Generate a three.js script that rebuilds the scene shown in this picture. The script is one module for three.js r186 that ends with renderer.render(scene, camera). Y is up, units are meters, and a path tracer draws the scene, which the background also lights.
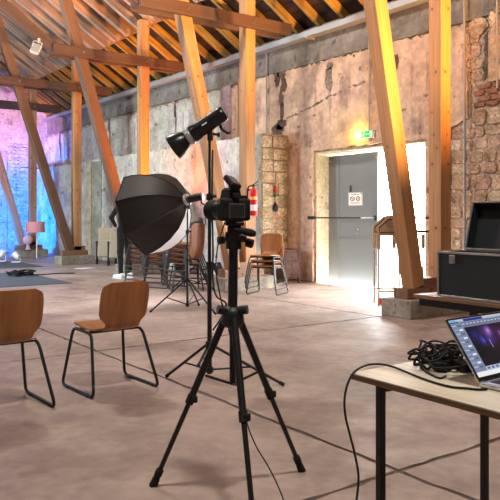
import * as THREE from 'three';
import { RoundedBoxGeometry } from 'three/addons/geometries/RoundedBoxGeometry.js';
import { mergeGeometries, mergeVertices, toCreasedNormals } from 'three/addons/utils/BufferGeometryUtils.js';
import { MarchingCubes } from 'three/addons/objects/MarchingCubes.js';
import { RectAreaLightUniformsLib } from 'three/addons/lights/RectAreaLightUniformsLib.js';
RectAreaLightUniformsLib.init();

// ---------------------------------------------------------------- camera, sky, exposure
const V = (x, y, z) => new THREE.Vector3(x, y, z);
const scene = new THREE.Scene();
const F = 690, EYE = 1.25, HORIZON = 215;             // focal length and horizon in pixels of the 500 px frame, eye height in metres
const YAW = Math.atan2(497, 690), SY = Math.sin(YAW), CY = Math.cos(YAW);
const camera = new THREE.PerspectiveCamera(2 * Math.atan(250 / F) * 180 / Math.PI, 1, 0.05, 300);
camera.position.set(0, EYE, 0);
camera.rotation.set(0, -YAW, 0);
camera.setViewOffset(500, 500, 0, 250 - HORIZON, 500, 500);
scene.add(camera);
scene.background = new THREE.Color(0.93, 0.97, 1.0);   // overcast daylight outside the door
scene.backgroundIntensity = 34;
const renderer = new THREE.WebGLRenderer({ antialias: true });
renderer.toneMapping = THREE.LinearToneMapping;
renderer.toneMappingExposure = 1.1;
renderer.shadowMap.enabled = true;

// ---------------------------------------------------------------- lamps out of frame or hidden: data (built as fixtures below)
const FLOODS = [ // x, y, z, nits, width, height, tilt towards the long wall (deg), colour: hanging floodlights
  [1.55, 6.2, -1.3, 330, 0.55, 0.4, 0, [1, 0.925, 0.85]], [2.6, 6.7, -8.4, 430, 0.55, 0.4, 50, [1, 0.90, 0.82]], [2.2, 6.8, -14.3, 250, 0.55, 0.4, 42, [0.95, 0.98, 1]], [-3.0, 6.5, -5.0, 90, 0.55, 0.4, 0, [1, 0.925, 0.85]]];
const PARS = [ // x, y, z, aim x, y, z, colour, candela, half angle (deg), penumbra: stage par cans
  [6.62, 0.32, 0.3, 6.55, 7.2, -9.5, [1, 0.38, 0.02], 560, 23, 0.85],
  [7.1, 0.26, -10.9, 6.75, 5.2, -15.0, [1, 0.30, 0.01], 190, 30, 0.8],
  [6.1, 0.30, 0.9, 5.0, 7.6, -13.0, [1, 0.58, 0.22], 850, 19, 0.7],
  [2.6, 0.28, -19.0, 6.4, 1.1, -22.3, [0.0, 0.15, 1], 900, 25, 0.8],
  [0.8, 0.30, -17.6, 7.6, 4.4, -23.6, [0.18, 0.2, 1], 420, 20, 0.8],
  [1.6, 0.30, -18.2, 6.4, 3.5, -22.5, [1, 0.32, 0.30], 480, 12, 0.9],
  [6.9, 0.26, -12.0, 8.4, 4.6, -12.6, [0.5, 0.25, 1], 8, 34, 0.8],
  [1.5, 0.30, -8.4, 4.4, 7.8, -12.0, [1, 0.76, 0.72], 300, 28, 0.8]];  // pale pink one is an added, unseen lamp to brighten the roof
const FILL_PANEL = { at: [0.2, 2.3, -15.6], aim: [7.8, 2.6, -14.6], w: 1.6, h: 1.3, nits: 70, color: [0.74, 0.9, 1] };   // added unseen soft light that brightens the far wall

// ---------------------------------------------------------------- pixel rays -> world
const cw = (xc, y, zc) => V(CY * xc + SY * zc, y, SY * xc - CY * zc);             // camera-aligned metres -> world
const rx = (px) => (px - 250) / F, ry = (py) => (HORIZON - py) / F;
const onD = (px, py, zc) => cw(rx(px) * zc, EYE + ry(py) * zc, zc);
const onH = (px, py, h = 0) => onD(px, py, (EYE - h) * F / (py - HORIZON));
const onX = (px, py, X) => onD(px, py, X / (CY * rx(px) + SY));
const onZ = (px, py, Z) => onD(px, py, Z / (SY * rx(px) - CY));

// ---------------------------------------------------------------- seeded noise
let seed = 1234567;
const rnd = () => { seed = (seed * 1664525 + 1013904223) >>> 0; return seed / 4294967296; };
const rr = (a, b) => a + (b - a) * rnd();
const hash = (x, y, s) => { let h = (x * 374761393 + y * 668265263 + s * 2147483647) | 0; h = Math.imul(h ^ (h >>> 13), 1274126177); h ^= h >>> 16; return (h >>> 0) / 4294967296; };
function vnoise(x, y, px, py, s) {                       // tileable value noise, period px, py
  const xi = Math.floor(x), yi = Math.floor(y), fx = x - xi, fy = y - yi;
  const u = fx * fx * (3 - 2 * fx), v = fy * fy * (3 - 2 * fy), m = (a, n) => ((a % n) + n) % n;
  const a = hash(m(xi, px), m(yi, py), s), b = hash(m(xi + 1, px), m(yi, py), s), c = hash(m(xi, px), m(yi + 1, py), s), d = hash(m(xi + 1, px), m(yi + 1, py), s);
  return a + (b - a) * u + (c - a) * v + (a - b - c + d) * u * v;
}
function fbm(u, v, fu, fv, oct, s) { let t = 0, w = 0.5, n = 0; for (let i = 0; i < oct; i++) { t += w * vnoise(u * fu, v * fv, fu, fv, s + i); n += w; w *= 0.5; fu *= 2; fv *= 2; } return t / n; }
const mix = (a, b, t) => a + (b - a) * t, mix3 = (a, b, t) => [mix(a[0], b[0], t), mix(a[1], b[1], t), mix(a[2], b[2], t)];
const sst = (a, b, x) => { const t = Math.min(1, Math.max(0, (x - a) / (b - a))); return t * t * (3 - 2 * t); };
function tex(w, h, fn, srgb = true) {
  const d = new Uint8Array(w * h * 4);
  for (let j = 0; j < h; j++) for (let i = 0; i < w; i++) {
    const c = fn((i + 0.5) / w, (j + 0.5) / h), k = (j * w + i) * 4, c3 = typeof c === 'number' ? [c, c, c] : c;
    for (let q = 0; q < 3; q++) d[k + q] = Math.max(0, Math.min(255, c3[q] * 255)); d[k + 3] = 255;
  }
  const t = new THREE.DataTexture(d, w, h, THREE.RGBAFormat);
  t.wrapS = t.wrapT = THREE.RepeatWrapping; t.magFilter = THREE.LinearFilter; t.minFilter = THREE.LinearMipmapLinearFilter; t.generateMipmaps = true;
  if (srgb) t.colorSpace = THREE.SRGBColorSpace; t.needsUpdate = true; return t;
}
// uv are in metres everywhere; rep(texture, metres per tile)
const rep = (t, mu, mv = mu) => { const c = t.clone(); c.repeat.set(1 / mu, 1 / mv); c.needsUpdate = true; return c; };

// wood: grain runs along u (tile 2 m x 0.5 m)
const knots = Array.from({ length: 9 }, () => [rnd(), rnd(), rr(0.006, 0.012)]);
const woodFn = (kn, amp) => (u, v) => {
  let w = v + 0.03 * (fbm(u, v, 3, 2, 2, 5) - 0.5), g = fbm(u, w, 4, 48, 3, 11), g2 = fbm(u, w, 2, 10, 2, 17), k = 0;
  if (kn) for (const [a, b, r] of knots) { const du = Math.min(Math.abs(u - a), 1 - Math.abs(u - a)), dv = Math.min(Math.abs(v - b), 1 - Math.abs(v - b)) * 0.3; const d = Math.hypot(du, dv); k = Math.max(k, 1 - sst(r * 0.6, r, d)); g += 0.25 * Math.exp(-d * d / (r * r * 6)); }
  const t = 1 - amp * (0.6 * g + 0.6 * g2); const c = [t, t * (1 - 0.08 * g), t * (1 - 0.16 * g)];
  return mix3(c, [0.36, 0.2, 0.13], k * 0.8);
};
const texPine = tex(512, 256, woodFn(true, 0.30)), texWood = tex(512, 256, woodFn(false, 0.5));
const texPly = tex(256, 256, (u, v) => { const g = fbm(u, v + 0.06 * fbm(u, v, 2, 2, 2, 3), 2, 14, 3, 31); const t = 1 - 0.28 * g; return [t, t * 0.98, t * 0.95]; });
// plaster: blotches, stains, scratches, pits
const plasterN = (u, v) => { const a = fbm(u, v, 3, 3, 5, 41), b = fbm(u, v, 11, 11, 4, 47), c = fbm(u, v, 40, 40, 3, 53); return [a, b, c]; };
const texPlaster = tex(512, 512, (u, v) => {
  const [a, b, c] = plasterN(u, v); let t = 0.86 + 0.26 * (a - 0.5) + 0.26 * (b - 0.5) + 0.2 * (c - 0.5);
  const drip = fbm(u, v, 26, 3, 3, 59); t -= 0.16 * sst(0.58, 0.75, drip) * sst(0.42, 0.62, a);
  let col = [t, t * (0.965 + 0.06 * (b - 0.5)), t * (0.93 + 0.12 * (a - 0.5))];
  return mix3(col, [0.42, 0.35, 0.31], 0.6 * sst(0.73, 0.85, fbm(u, v, 16, 16, 4, 61)));
});
const texPlasterH = tex(512, 512, (u, v) => { const [a, b, c] = plasterN(u, v); return 0.45 * a + 0.35 * b + 0.2 * c - 0.25 * sst(0.70, 0.82, fbm(u, v, 16, 16, 4, 61)) + 0.12; }, false);
// concrete floor: trowel blotches, dust, pale and dark stains (tile 5 m)
const texFloor = tex(1024, 1024, (u, v) => {
  const a = fbm(u, v, 4, 4, 5, 71), b = fbm(u, v, 17, 17, 4, 73), c = fbm(u, v, 90, 90, 3, 79);
  let t = 0.84 + 0.34 * (a - 0.5) + 0.20 * (b - 0.5) + 0.16 * (c - 0.5);
  let col = [t, t * (0.985 + 0.05 * (b - 0.5)), t * (0.97 + 0.09 * (a - 0.5))];
  col = mix3(col, [0.97, 0.95, 0.93], 0.4 * sst(0.60, 0.72, fbm(u, v, 7, 7, 5, 83)));
  return mix3(col, [0.56, 0.5, 0.48], 0.5 * sst(0.66, 0.8, fbm(u, v, 9, 9, 5, 89)));
});
const texFloorR = tex(512, 512, (u, v) => 0.58 + 0.28 * (fbm(u, v, 6, 6, 4, 97) - 0.5) + 0.2 * (fbm(u, v, 40, 40, 2, 98) - 0.5), false);
const texGrain = tex(256, 256, (u, v) => 0.35 + 0.65 * (0.5 * fbm(u, v, 8, 8, 4, 101) + 0.5 * fbm(u, v, 50, 50, 2, 103)), false);
const texStone = tex(256, 256, (u, v) => { const a = fbm(u, v, 4, 4, 5, 107), b = fbm(u, v, 24, 24, 3, 109); const t = 0.78 + 0.5 * (a - 0.5) + 0.45 * (b - 0.5); return [t, t * (0.95 + 0.1 * (b - 0.5)), t * (0.9 + 0.2 * (a - 0.5))]; });

// ---------------------------------------------------------------- materials
const lin = (r, g, b) => new THREE.Color().setRGB(r, g, b);
const std = (c, o = {}) => new THREE.MeshStandardMaterial({ color: Array.isArray(c) ? lin(...c) : new THREE.Color(c), roughness: 0.8, ...o });
const wood = (c, t = texPine, mu = 2, mv = 0.5, o = {}) => std(c, { map: rep(t, mu, mv), roughness: 0.62, bumpMap: rep(texGrain, 0.6, 0.08), bumpScale: 0.0015, ...o });
const plaster = (c, s = 2.6, o = {}) => std(c, { map: rep(texPlaster, s), bumpMap: rep(texPlasterH, s), bumpScale: 0.03, roughness: 0.93, ...o });
const stone = (c, o = {}) => std(c, { map: rep(texStone, 0.6), bumpMap: rep(texStone, 0.35), bumpScale: 0.012, roughness: 0.94, ...o });
const MT = {
  pine: wood([0.63, 0.34, 0.15]), pineShaded: wood([0.20, 0.10, 0.055]), pineDark: wood([0.125, 0.062, 0.04]), pineSill: wood([0.34, 0.18, 0.11]),
  rafter: wood([0.74, 0.55, 0.46], texWood), rafterPine: wood([0.74, 0.46, 0.10], texWood),
  boards: ['#4a2f25', '#412921', '#53362a', '#3b251d'].map((c) => wood(c, texWood, 2, 0.6)),
  concrete: std([0.42, 0.39, 0.35], { map: rep(texPlaster, 1.6), bumpMap: rep(texGrain, 0.8), bumpScale: 0.006, roughness: 0.92 }),
  ring: std([0.30, 0.285, 0.265], { map: rep(texPlaster, 2.2), bumpMap: rep(texGrain, 1.2), bumpScale: 0.008, roughness: 0.92 }),
  floor: std([0.51, 0.40, 0.352], { map: rep(texFloor, 5), roughnessMap: rep(texFloorR, 3.3), roughness: 1, bumpMap: rep(texGrain, 1.3), bumpScale: 0.003 }),
  filler: std([0.27, 0.235, 0.21], { map: rep(texStone, 0.5), roughness: 0.95 }),
  plTan: plaster([0.86, 0.62, 0.48]), plGrey: plaster([0.76, 0.73, 0.68]), plWhite: plaster([0.80, 0.80, 0.77], 3.1), plCream: plaster([0.80, 0.70, 0.50], 1.4), plMauve: plaster([0.50, 0.38, 0.42], 1.8),
  masonry: stone([0.22, 0.15, 0.115]), mortar: stone([0.64, 0.50, 0.38]),
  stones: [[0.72, 0.54, 0.39], [0.78, 0.60, 0.44], [0.66, 0.47, 0.33], [0.80, 0.65, 0.50], [0.58, 0.40, 0.28]].map((c) => stone(c)),
  bricks: [[0.40, 0.20, 0.13], [0.45, 0.25, 0.16], [0.34, 0.17, 0.12]].map((c) => stone(c)),
  blocks: [[0.78, 0.66, 0.47], [0.74, 0.61, 0.43], [0.82, 0.71, 0.52]].map((c) => stone(c)),
  endwall: plaster([0.74, 0.70, 0.66], 2.2),
  black: std([0.006, 0.006, 0.0065], { roughness: 0.5 }), blackMatte: std([0.007, 0.007, 0.0075], { roughness: 0.8 }), blackSatin: std([0.008, 0.008, 0.009], { roughness: 0.3 }),
  rubber: std([0.008, 0.008, 0.008], { roughness: 0.85 }),
  steel: std([0.5, 0.5, 0.5], { metalness: 1, roughness: 0.35 }), zinc: std([0.36, 0.37, 0.39], { metalness: 0.35, roughness: 0.5 }), alu: std([0.72, 0.72, 0.74], { metalness: 1, roughness: 0.3 }),
  greyPlastic: std([0.45, 0.45, 0.46], { roughness: 0.5 }), whitePlastic: std([0.8, 0.8, 0.8], { roughness: 0.45 }),
  doorGrey: std([0.165, 0.17, 0.165], { roughness: 0.55, bumpMap: rep(texGrain, 1.5), bumpScale: 0.002 }),
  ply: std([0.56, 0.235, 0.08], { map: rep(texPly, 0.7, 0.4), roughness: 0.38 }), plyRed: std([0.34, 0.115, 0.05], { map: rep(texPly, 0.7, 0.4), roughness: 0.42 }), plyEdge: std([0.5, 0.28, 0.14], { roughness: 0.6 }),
  birch: std([0.88, 0.83, 0.69], { map: rep(texPly, 1.6, 0.5), roughness: 0.42 }), birchEdge: std([0.42, 0.27, 0.15], { map: rep(texWood, 2, 0.05), roughness: 0.6 }),
  deskTop: std([0.45, 0.26, 0.14], { map: rep(texWood, 2, 0.5), roughness: 0.45 }),
  cabinet: wood([0.13, 0.042, 0.026], texWood, 1.2, 0.4, { roughness: 0.75 }), red: std([0.62, 0.012, 0.02], { roughness: 0.3 }),
  matBlue: std([0.075, 0.085, 0.115], { roughness: 0.9 }), beigeSeat: std([0.44, 0.36, 0.25], { roughness: 0.8 }),
  nylon: std([0.010, 0.009, 0.0085], { roughness: 0.62 }), white: std([0.86, 0.87, 0.9], { roughness: 0.6 })
};

// ---------------------------------------------------------------- builders
const used = {};
const numbered = (n) => { const k = used[n] = (used[n] ?? -1) + 1; return k ? `${n}_${String(k).padStart(3, '0')}` : n; };
function metreUV(g, grain = 'x', off = [0, 0]) {       // box-projected uv in metres; u runs along the grain axis
  const p = g.attributes.position, n = g.attributes.normal, uv = new Float32Array(p.count * 2);
  for (let i = 0; i < p.count; i++) {
    const a = { x: p.getX(i), y: p.getY(i), z: p.getZ(i) }, nx = Math.abs(n.getX(i)), ny = Math.abs(n.getY(i)), nz = Math.abs(n.getZ(i));
    const drop = nx >= ny && nx >= nz ? 'x' : ny >= nz ? 'y' : 'z', ax = ['x', 'y', 'z'].filter((k) => k !== drop);
    if (ax[1] === grain) ax.reverse();
    uv[2 * i] = a[ax[0]] + off[0]; uv[2 * i + 1] = a[ax[1]] + off[1];
  }
  g.setAttribute('uv', new THREE.BufferAttribute(uv, 2)); return g;
}
const clean = (g) => { let q = g.index ? g.toNonIndexed() : g; for (const k of Object.keys(q.attributes)) if (!['position', 'normal', 'uv'].includes(k)) q.deleteAttribute(k); if (!q.attributes.normal) q.computeVertexNormals(); if (!q.attributes.uv) metreUV(q); q.morphAttributes = {}; return q; };
const join = (a) => Array.isArray(a) ? (a.length === 1 ? a[0] : mergeGeometries(a.map(clean), false)) : a;
function mesh(name, g, m, parent) { const o = new THREE.Mesh(join(g), m); o.name = parent && parent !== scene ? name : numbered(name); o.castShadow = o.receiveShadow = true; (parent || scene).add(o); return o; }
function tag(o, label, category, group) { o.userData = { label, category }; if (group) o.userData.group = group; return o; }
function thing(name, label, category, p = V(0, 0, 0), turn = 0, group) { const o = new THREE.Group(); o.name = numbered(name); scene.add(o); o.position.copy(p); o.rotation.y = turn; return tag(o, label, category, group); }
function dup(o, p, turn, label, group) { const r = o.clone(); r.name = numbered(o.name.replace(/_\d{3}$/, '')); scene.add(r); r.position.copy(p); r.rotation.y = turn; r.userData = { ...o.userData }; if (label) r.userData.label = label; if (group) r.userData.group = group; return r; }
const struct = (o) => { o.userData.kind = 'structure'; return o; };
function structGroup(name, label) { const o = new THREE.Group(); o.name = numbered(name); o.userData.kind = 'structure'; if (label) o.userData.label = label; scene.add(o); return o; }
const bx = (w, h, d, x = 0, y = 0, z = 0, r = 0) => { const g = r ? new RoundedBoxGeometry(w, h, d, 2, r) : new THREE.BoxGeometry(w, h, d); g.translate(x, y, z); return g; };
// chamfered beam: length along x, centred, uv along grain
const beamG = (l, w, d, ch = 0.008) => { const g = ch ? new RoundedBoxGeometry(l, w, d, 1, ch) : new THREE.BoxGeometry(l, w, d); return metreUV(g, 'x', [rnd() * 2, rnd()]); };
function cyl(a, b, r0, r1 = r0, seg = 12) {
  const d = b.clone().sub(a), g = new THREE.CylinderGeometry(r1, r0, d.length(), seg);
  g.translate(0, d.length() / 2, 0); g.applyQuaternion(new THREE.Quaternion().setFromUnitVectors(V(0, 1, 0), d.clone().normalize())); g.translate(a.x, a.y, a.z); return g;
}
function tube(pts, r, seg = 8, n = 0, closed = false) { const c = new THREE.CatmullRomCurve3(pts, closed, 'centripetal'); return new THREE.TubeGeometry(c, n || pts.length * 5, r, seg, closed); }
function fillet(pts, r, closed = false, k = 5) {        // polyline with rounded corners
  const o = [], n = pts.length;
  for (let i = 0; i < n; i++) {
    if (!closed && (i === 0 || i === n - 1)) { o.push(pts[i].clone()); continue; }
    const p = pts[i], a = pts[(i + n - 1) % n].clone().sub(p), b = pts[(i + 1) % n].clone().sub(p), t = Math.min(r, a.length() * 0.45, b.length() * 0.45);
    const A = p.clone().addScaledVector(a.normalize(), t), B = p.clone().addScaledVector(b.normalize(), t);
    for (let j = 0; j <= k; j++) { const s = j / k; o.push(A.clone().multiplyScalar((1 - s) * (1 - s)).addScaledVector(p, 2 * s * (1 - s)).addScaledVector(B, s * s)); }
  }
  return o;
}
function pipe(pts, r, seg = 8, closed = false) {        // sweep a circle along a polyline as it is (parallel transport)
  const n = pts.length, ring = [], pos = [], idx = [], tan = (i) => { const a = pts[closed ? (i + n - 1) % n : Math.max(0, i - 1)], b = pts[closed ? (i + 1) % n : Math.min(n - 1, i + 1)]; return b.clone().sub(a).normalize(); };
  let t0 = tan(0), u = Math.abs(t0.y) < 0.9 ? V(0, 1, 0) : V(1, 0, 0); u.addScaledVector(t0, -u.dot(t0)).normalize();
  for (let i = 0; i < n; i++) { const t = tan(i); u.addScaledVector(t, -u.dot(t)).normalize(); const w = t.clone().cross(u); for (let j = 0; j < seg; j++) { const a = j / seg * Math.PI * 2; const q = pts[i].clone().addScaledVector(u, r * Math.cos(a)).addScaledVector(w, r * Math.sin(a)); pos.push(q.x, q.y, q.z); } }
  const m = closed ? n : n - 1;
  for (let i = 0; i < m; i++) for (let j = 0; j < seg; j++) { const a = i * seg + j, b = i * seg + (j + 1) % seg, c = ((i + 1) % n) * seg + j, d = ((i + 1) % n) * seg + (j + 1) % seg; idx.push(a, b, c, b, d, c); }
  if (!closed) for (const [i, s] of [[0, 1], [n - 1, 0]]) { const c = pos.length / 3; pos.push(pts[i].x, pts[i].y, pts[i].z); for (let j = 0; j < seg; j++) { const a = i * seg + j, b = i * seg + (j + 1) % seg; s ? idx.push(c, b, a) : idx.push(c, a, b); } }
  const g = new THREE.BufferGeometry(); g.setAttribute('position', new THREE.Float32BufferAttribute(pos, 3)); g.setIndex(idx); g.computeVertexNormals(); return metreUV(g);
}
function lathe(prof, seg = 24) { return new THREE.LatheGeometry(prof.map(([r, y]) => new THREE.Vector2(r, y)), seg); }
function along(g, a, dir) { g.applyQuaternion(new THREE.Quaternion().setFromUnitVectors(V(0, 1, 0), dir.clone().normalize())); g.translate(a.x, a.y, a.z); return g; }
function extr(pts, depth, o = {}) { const s = new THREE.Shape(pts.map((p) => new THREE.Vector2(p[0], p[1]))); for (const h of o.holes || []) s.holes.push(new THREE.Path(h.map((p) => new THREE.Vector2(p[0], p[1])))); const g = new THREE.ExtrudeGeometry(s, { depth, bevelEnabled: !!o.bevel, bevelSize: o.bevel || 0, bevelThickness: o.bevel || 0, bevelSegments: o.seg || 1, curveSegments: 8 }); return metreUV(clean(g), o.grain || 'x'); }
function jag(a, b, step, amp) { const L = Math.hypot(b[0] - a[0], b[1] - a[1]), n = Math.max(1, Math.round(L / step)), o = []; for (let i = 0; i < n; i++) { const t = i / n, k = i ? 1 : 0; o.push([mix(a[0], b[0], t) + k * rr(-amp, amp), mix(a[1], b[1], t) + k * rr(-amp, amp)]); } return o; }
function blob(cx, cy, w, h, n = 14, rough = 0.25) { const o = []; for (let i = 0; i < n; i++) { const a = i / n * Math.PI * 2, k = 1 + rr(-rough, rough); o.push([cx + Math.cos(a) * w / 2 * k, cy + Math.sin(a) * h / 2 * k]); } return o; }

// ================================================================ THE BARN
const WX = 8.40, WZ0 = 6.0, WZ1 = -23.85, LOWX = 7.79, LOWZ = -10.42, LOWH = 2.8;
const DOOR = { z0: -9.65, z1: -7.05, h: 2.41 };
const roofH = (x) => 4.66 + (8.4 - Math.abs(x)) * 0.64;   // underside of the common rafters

// ---- floor: cast slabs with rough filled joints
const floor = structGroup('floor', 'dusty pinkish concrete floor cast in large slabs');
{
  const xs = [-8.5, -4.8, -1.12, 2.56, 6.24, 8.46], zs = [6.0, 1.4, -2.31, -5.97, -9.62, -13.28, -16.93, -20.6, -23.9];
  for (let i = 0; i < 5; i++) for (let j = 0; j < 8; j++) {
    const g0 = 0.016, x0 = xs[i] + g0, x1 = xs[i + 1] - g0, z0 = zs[j + 1] + g0, z1 = zs[j] - g0, A = 0.011, S = 0.09;
    const pts = [...jag([x0, -z0], [x1, -z0], S, A), ...jag([x1, -z0], [x1, -z1], S, A), ...jag([x1, -z1], [x0, -z1], S, A), ...jag([x0, -z1], [x0, -z0], S, A)];
    const g = extr(pts, 0.06); g.rotateX(-Math.PI / 2); g.translate(0, -0.06, 0); metreUV(g);
    mesh('slab', g, MT.floor, floor);
  }
  mesh('joint_filler', metreUV(bx(17, 0.2, 30, 0, -0.112, -8.95)), MT.filler, floor);
}
// ---- long wall with the doorway: core, ring beam, plaster, exposed masonry
const wallR = structGroup('wall_right', 'long rough plastered masonry wall with a concrete ring beam');
const onWall = (g, x = WX + 0.03) => { g.rotateY(-Math.PI / 2); g.translate(x, 0, 0); return g; };   // shape drawn in (z, height)
const wallPt = (px, py, X = WX) => { const p = onX(px, py, X); return [p.z, p.y]; };
{
  const T = 0.62, cx = WX + 0.03 + T / 2, core = [];
  const seg = (z0, z1, y0, y1) => core.push(bx(T, y1 - y0, Math.abs(z1 - z0), cx, (y0 + y1) / 2, (z0 + z1) / 2));
  seg(WZ0, DOOR.z1, -0.1, 4.1); seg(DOOR.z1, DOOR.z0, DOOR.h, 4.1); seg(DOOR.z0, WZ1 - 0.6, -0.1, 4.1);
  mesh('masonry_core', metreUV(join(core)), MT.mortar, wallR);
  mesh('ring_beam', metreUV(bx(0.66, 0.66, 30.4, WX + 0.32, 4.39, -9.2, 0.01)), MT.ring, wallR);
  // plaster between the exposed strip and the doorway
  const tz = (a) => -a;
  mesh('plaster', onWall(extr([
    ...jag([-9.68, 0.02], [-9.68, 2.44], 0.1, 0.012), ...jag([-9.68, 2.44], [-7.02, 2.44], 0.12, 0.015), ...jag([-7.02, 2.44], [-7.02, 0.02], 0.12, 0.015), [-7.02, 0.02],
    [-6.62, 0.02], ...jag([-6.62, 0.02], [-6.58, 2.55], 0.1, 0.03), ...jag([-6.58, 2.55], [-6.27, 2.66], 0.08, 0.03), ...jag([-6.27, 2.66], [-6.30, 4.02], 0.09, 0.02),
    ...jag([-6.30, 4.02], [LOWZ - 0.2, 4.05], 0.07, 0.035), [LOWZ - 0.2, 4.05], [LOWZ - 0.2, 0.02]].reverse(), 0.03)), MT.plTan, wallR);
  mesh('plaster', onWall(extr([...jag([LOWZ - 0.2, LOWH], [LOWZ - 0.2, 4.02], 0.2, 0.01), ...jag([LOWZ - 0.2, 4.05], [-12.35, 4.0], 0.08, 0.04), [-12.35, 4.0], [-12.35, LOWH]], 0.03)), MT.plTan, wallR);
  mesh('plaster', onWall(extr([[-12.75, LOWH], ...jag([-12.75, 4.0], [-23.8, 3.98], 0.09, 0.04), [-23.8, 3.98], [-23.8, LOWH]], 0.03)), MT.plGrey, wallR);
  mesh('plaster', onWall(extr([[WZ0, 0.02], [WZ0, 4.02], ...jag([-5.0, 4.02], [-5.2, 0.02], 0.12, 0.03), [-5.2, 0.02]], 0.03)), MT.plTan, wallR);
  mesh('mauve_plaster_strip', onWall(extr([[-12.35, LOWH], [-12.35, 4.06], [-12.75, 4.06], [-12.75, LOWH]], 0.05)), MT.plMauve, wallR).userData.label = 'mauve rendered strip';
  mesh('timber_stud', metreUV(bx(0.08, 1.3, 0.15, WX - 0.03, LOWH + 0.68, -11.95, 0.006), 'y'), MT.pine, wallR);
  // doorway reveal
  mesh('reveal', metreUV(bx(0.58, DOOR.h - 0.02, 0.03, WX + 0.33, DOOR.h / 2, DOOR.z0 + 0.018, 0.004)), MT.plCream, wallR);
  mesh('reveal', metreUV(bx(0.58, DOOR.h - 0.02, 0.03, WX + 0.33, DOOR.h / 2, DOOR.z1 - 0.018, 0.004)), MT.plCream, wallR);
  mesh('reveal', metreUV(bx(0.58, 0.03, 2.52, WX + 0.33, DOOR.h - 0.018, (DOOR.z0 + DOOR.z1) / 2, 0.004)), MT.plCream, wallR);
  // patches where the plaster has come off: dark masonry with its own outline
  const patch = (px, py, w, h, mat = MT.masonry, n = 16, X = WX) => { const [z, y] = wallPt(px, py, X); const g = extr(blob(z, y, w, h, n, 0.28), 0.008); mesh('bare_patch', onWall(g, X + 0.002), mat, wallR); };
  const greyish = stone([0.36, 0.29, 0.24]);
  patch(329, 79, 0.22, 0.44, greyish); patch(330, 66, 0.16, 0.14, greyish);
  for (const [px, py, w, h] of [[281, 72, 0.34, 0.22], [277, 80, 0.16, 0.3], [284, 84, 0.17, 0.34], [281, 98, 0.13, 0.4], [282, 112, 0.12, 0.4], [281, 124, 0.3, 0.22], [278, 130, 0.36, 0.2]]) patch(px, py, w, h, MT.masonry, 22);
  for (const [px, py, w, h] of [[397, 36, 0.12, 0.05], [405, 30, 0.06, 0.04], [417, 27, 0.07, 0.05], [396, 62, 0.12, 0.28], [354, 56, 0.05, 0.04], [312, 64, 0.04, 0.05], [343, 56, 0.04, 0.04]]) patch(px, py, w, h, MT.masonry, 12);
  // ragged break line in the plaster
  const cr = [[286, 118], [300, 112], [312, 106], [325, 98], [338, 92], [352, 86], [366, 80]];
  for (let i = 0; i < cr.length - 1; i++) { const a = wallPt(...cr[i]), b = wallPt(...cr[i + 1]); const up = jag(a, b, 0.05, 0.022), dn = jag(b, a, 0.05, 0.022).map(([z, y]) => [z, y - 0.028]); mesh('plaster_crack', onWall(extr([...up, ...dn], 0.006), WX + 0.001), greyish, wallR); }
  // y-shaped stains on the far upper wall
  for (const [px, py, w, h] of [[176, 97, 0.3, 0.16], [175, 108, 0.1, 0.5], [176, 122, 0.07, 0.5], [105, 113, 0.25, 0.14], [113, 113, 0.2, 0.2], [109, 124, 0.12, 0.5], [110, 140, 0.08, 0.7], [62, 128, 0.2, 0.4], [60, 140, 0.15, 0.6], [61, 151, 0.12, 0.6]]) patch(px, py, w, h, MT.masonry, 18);
}
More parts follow.
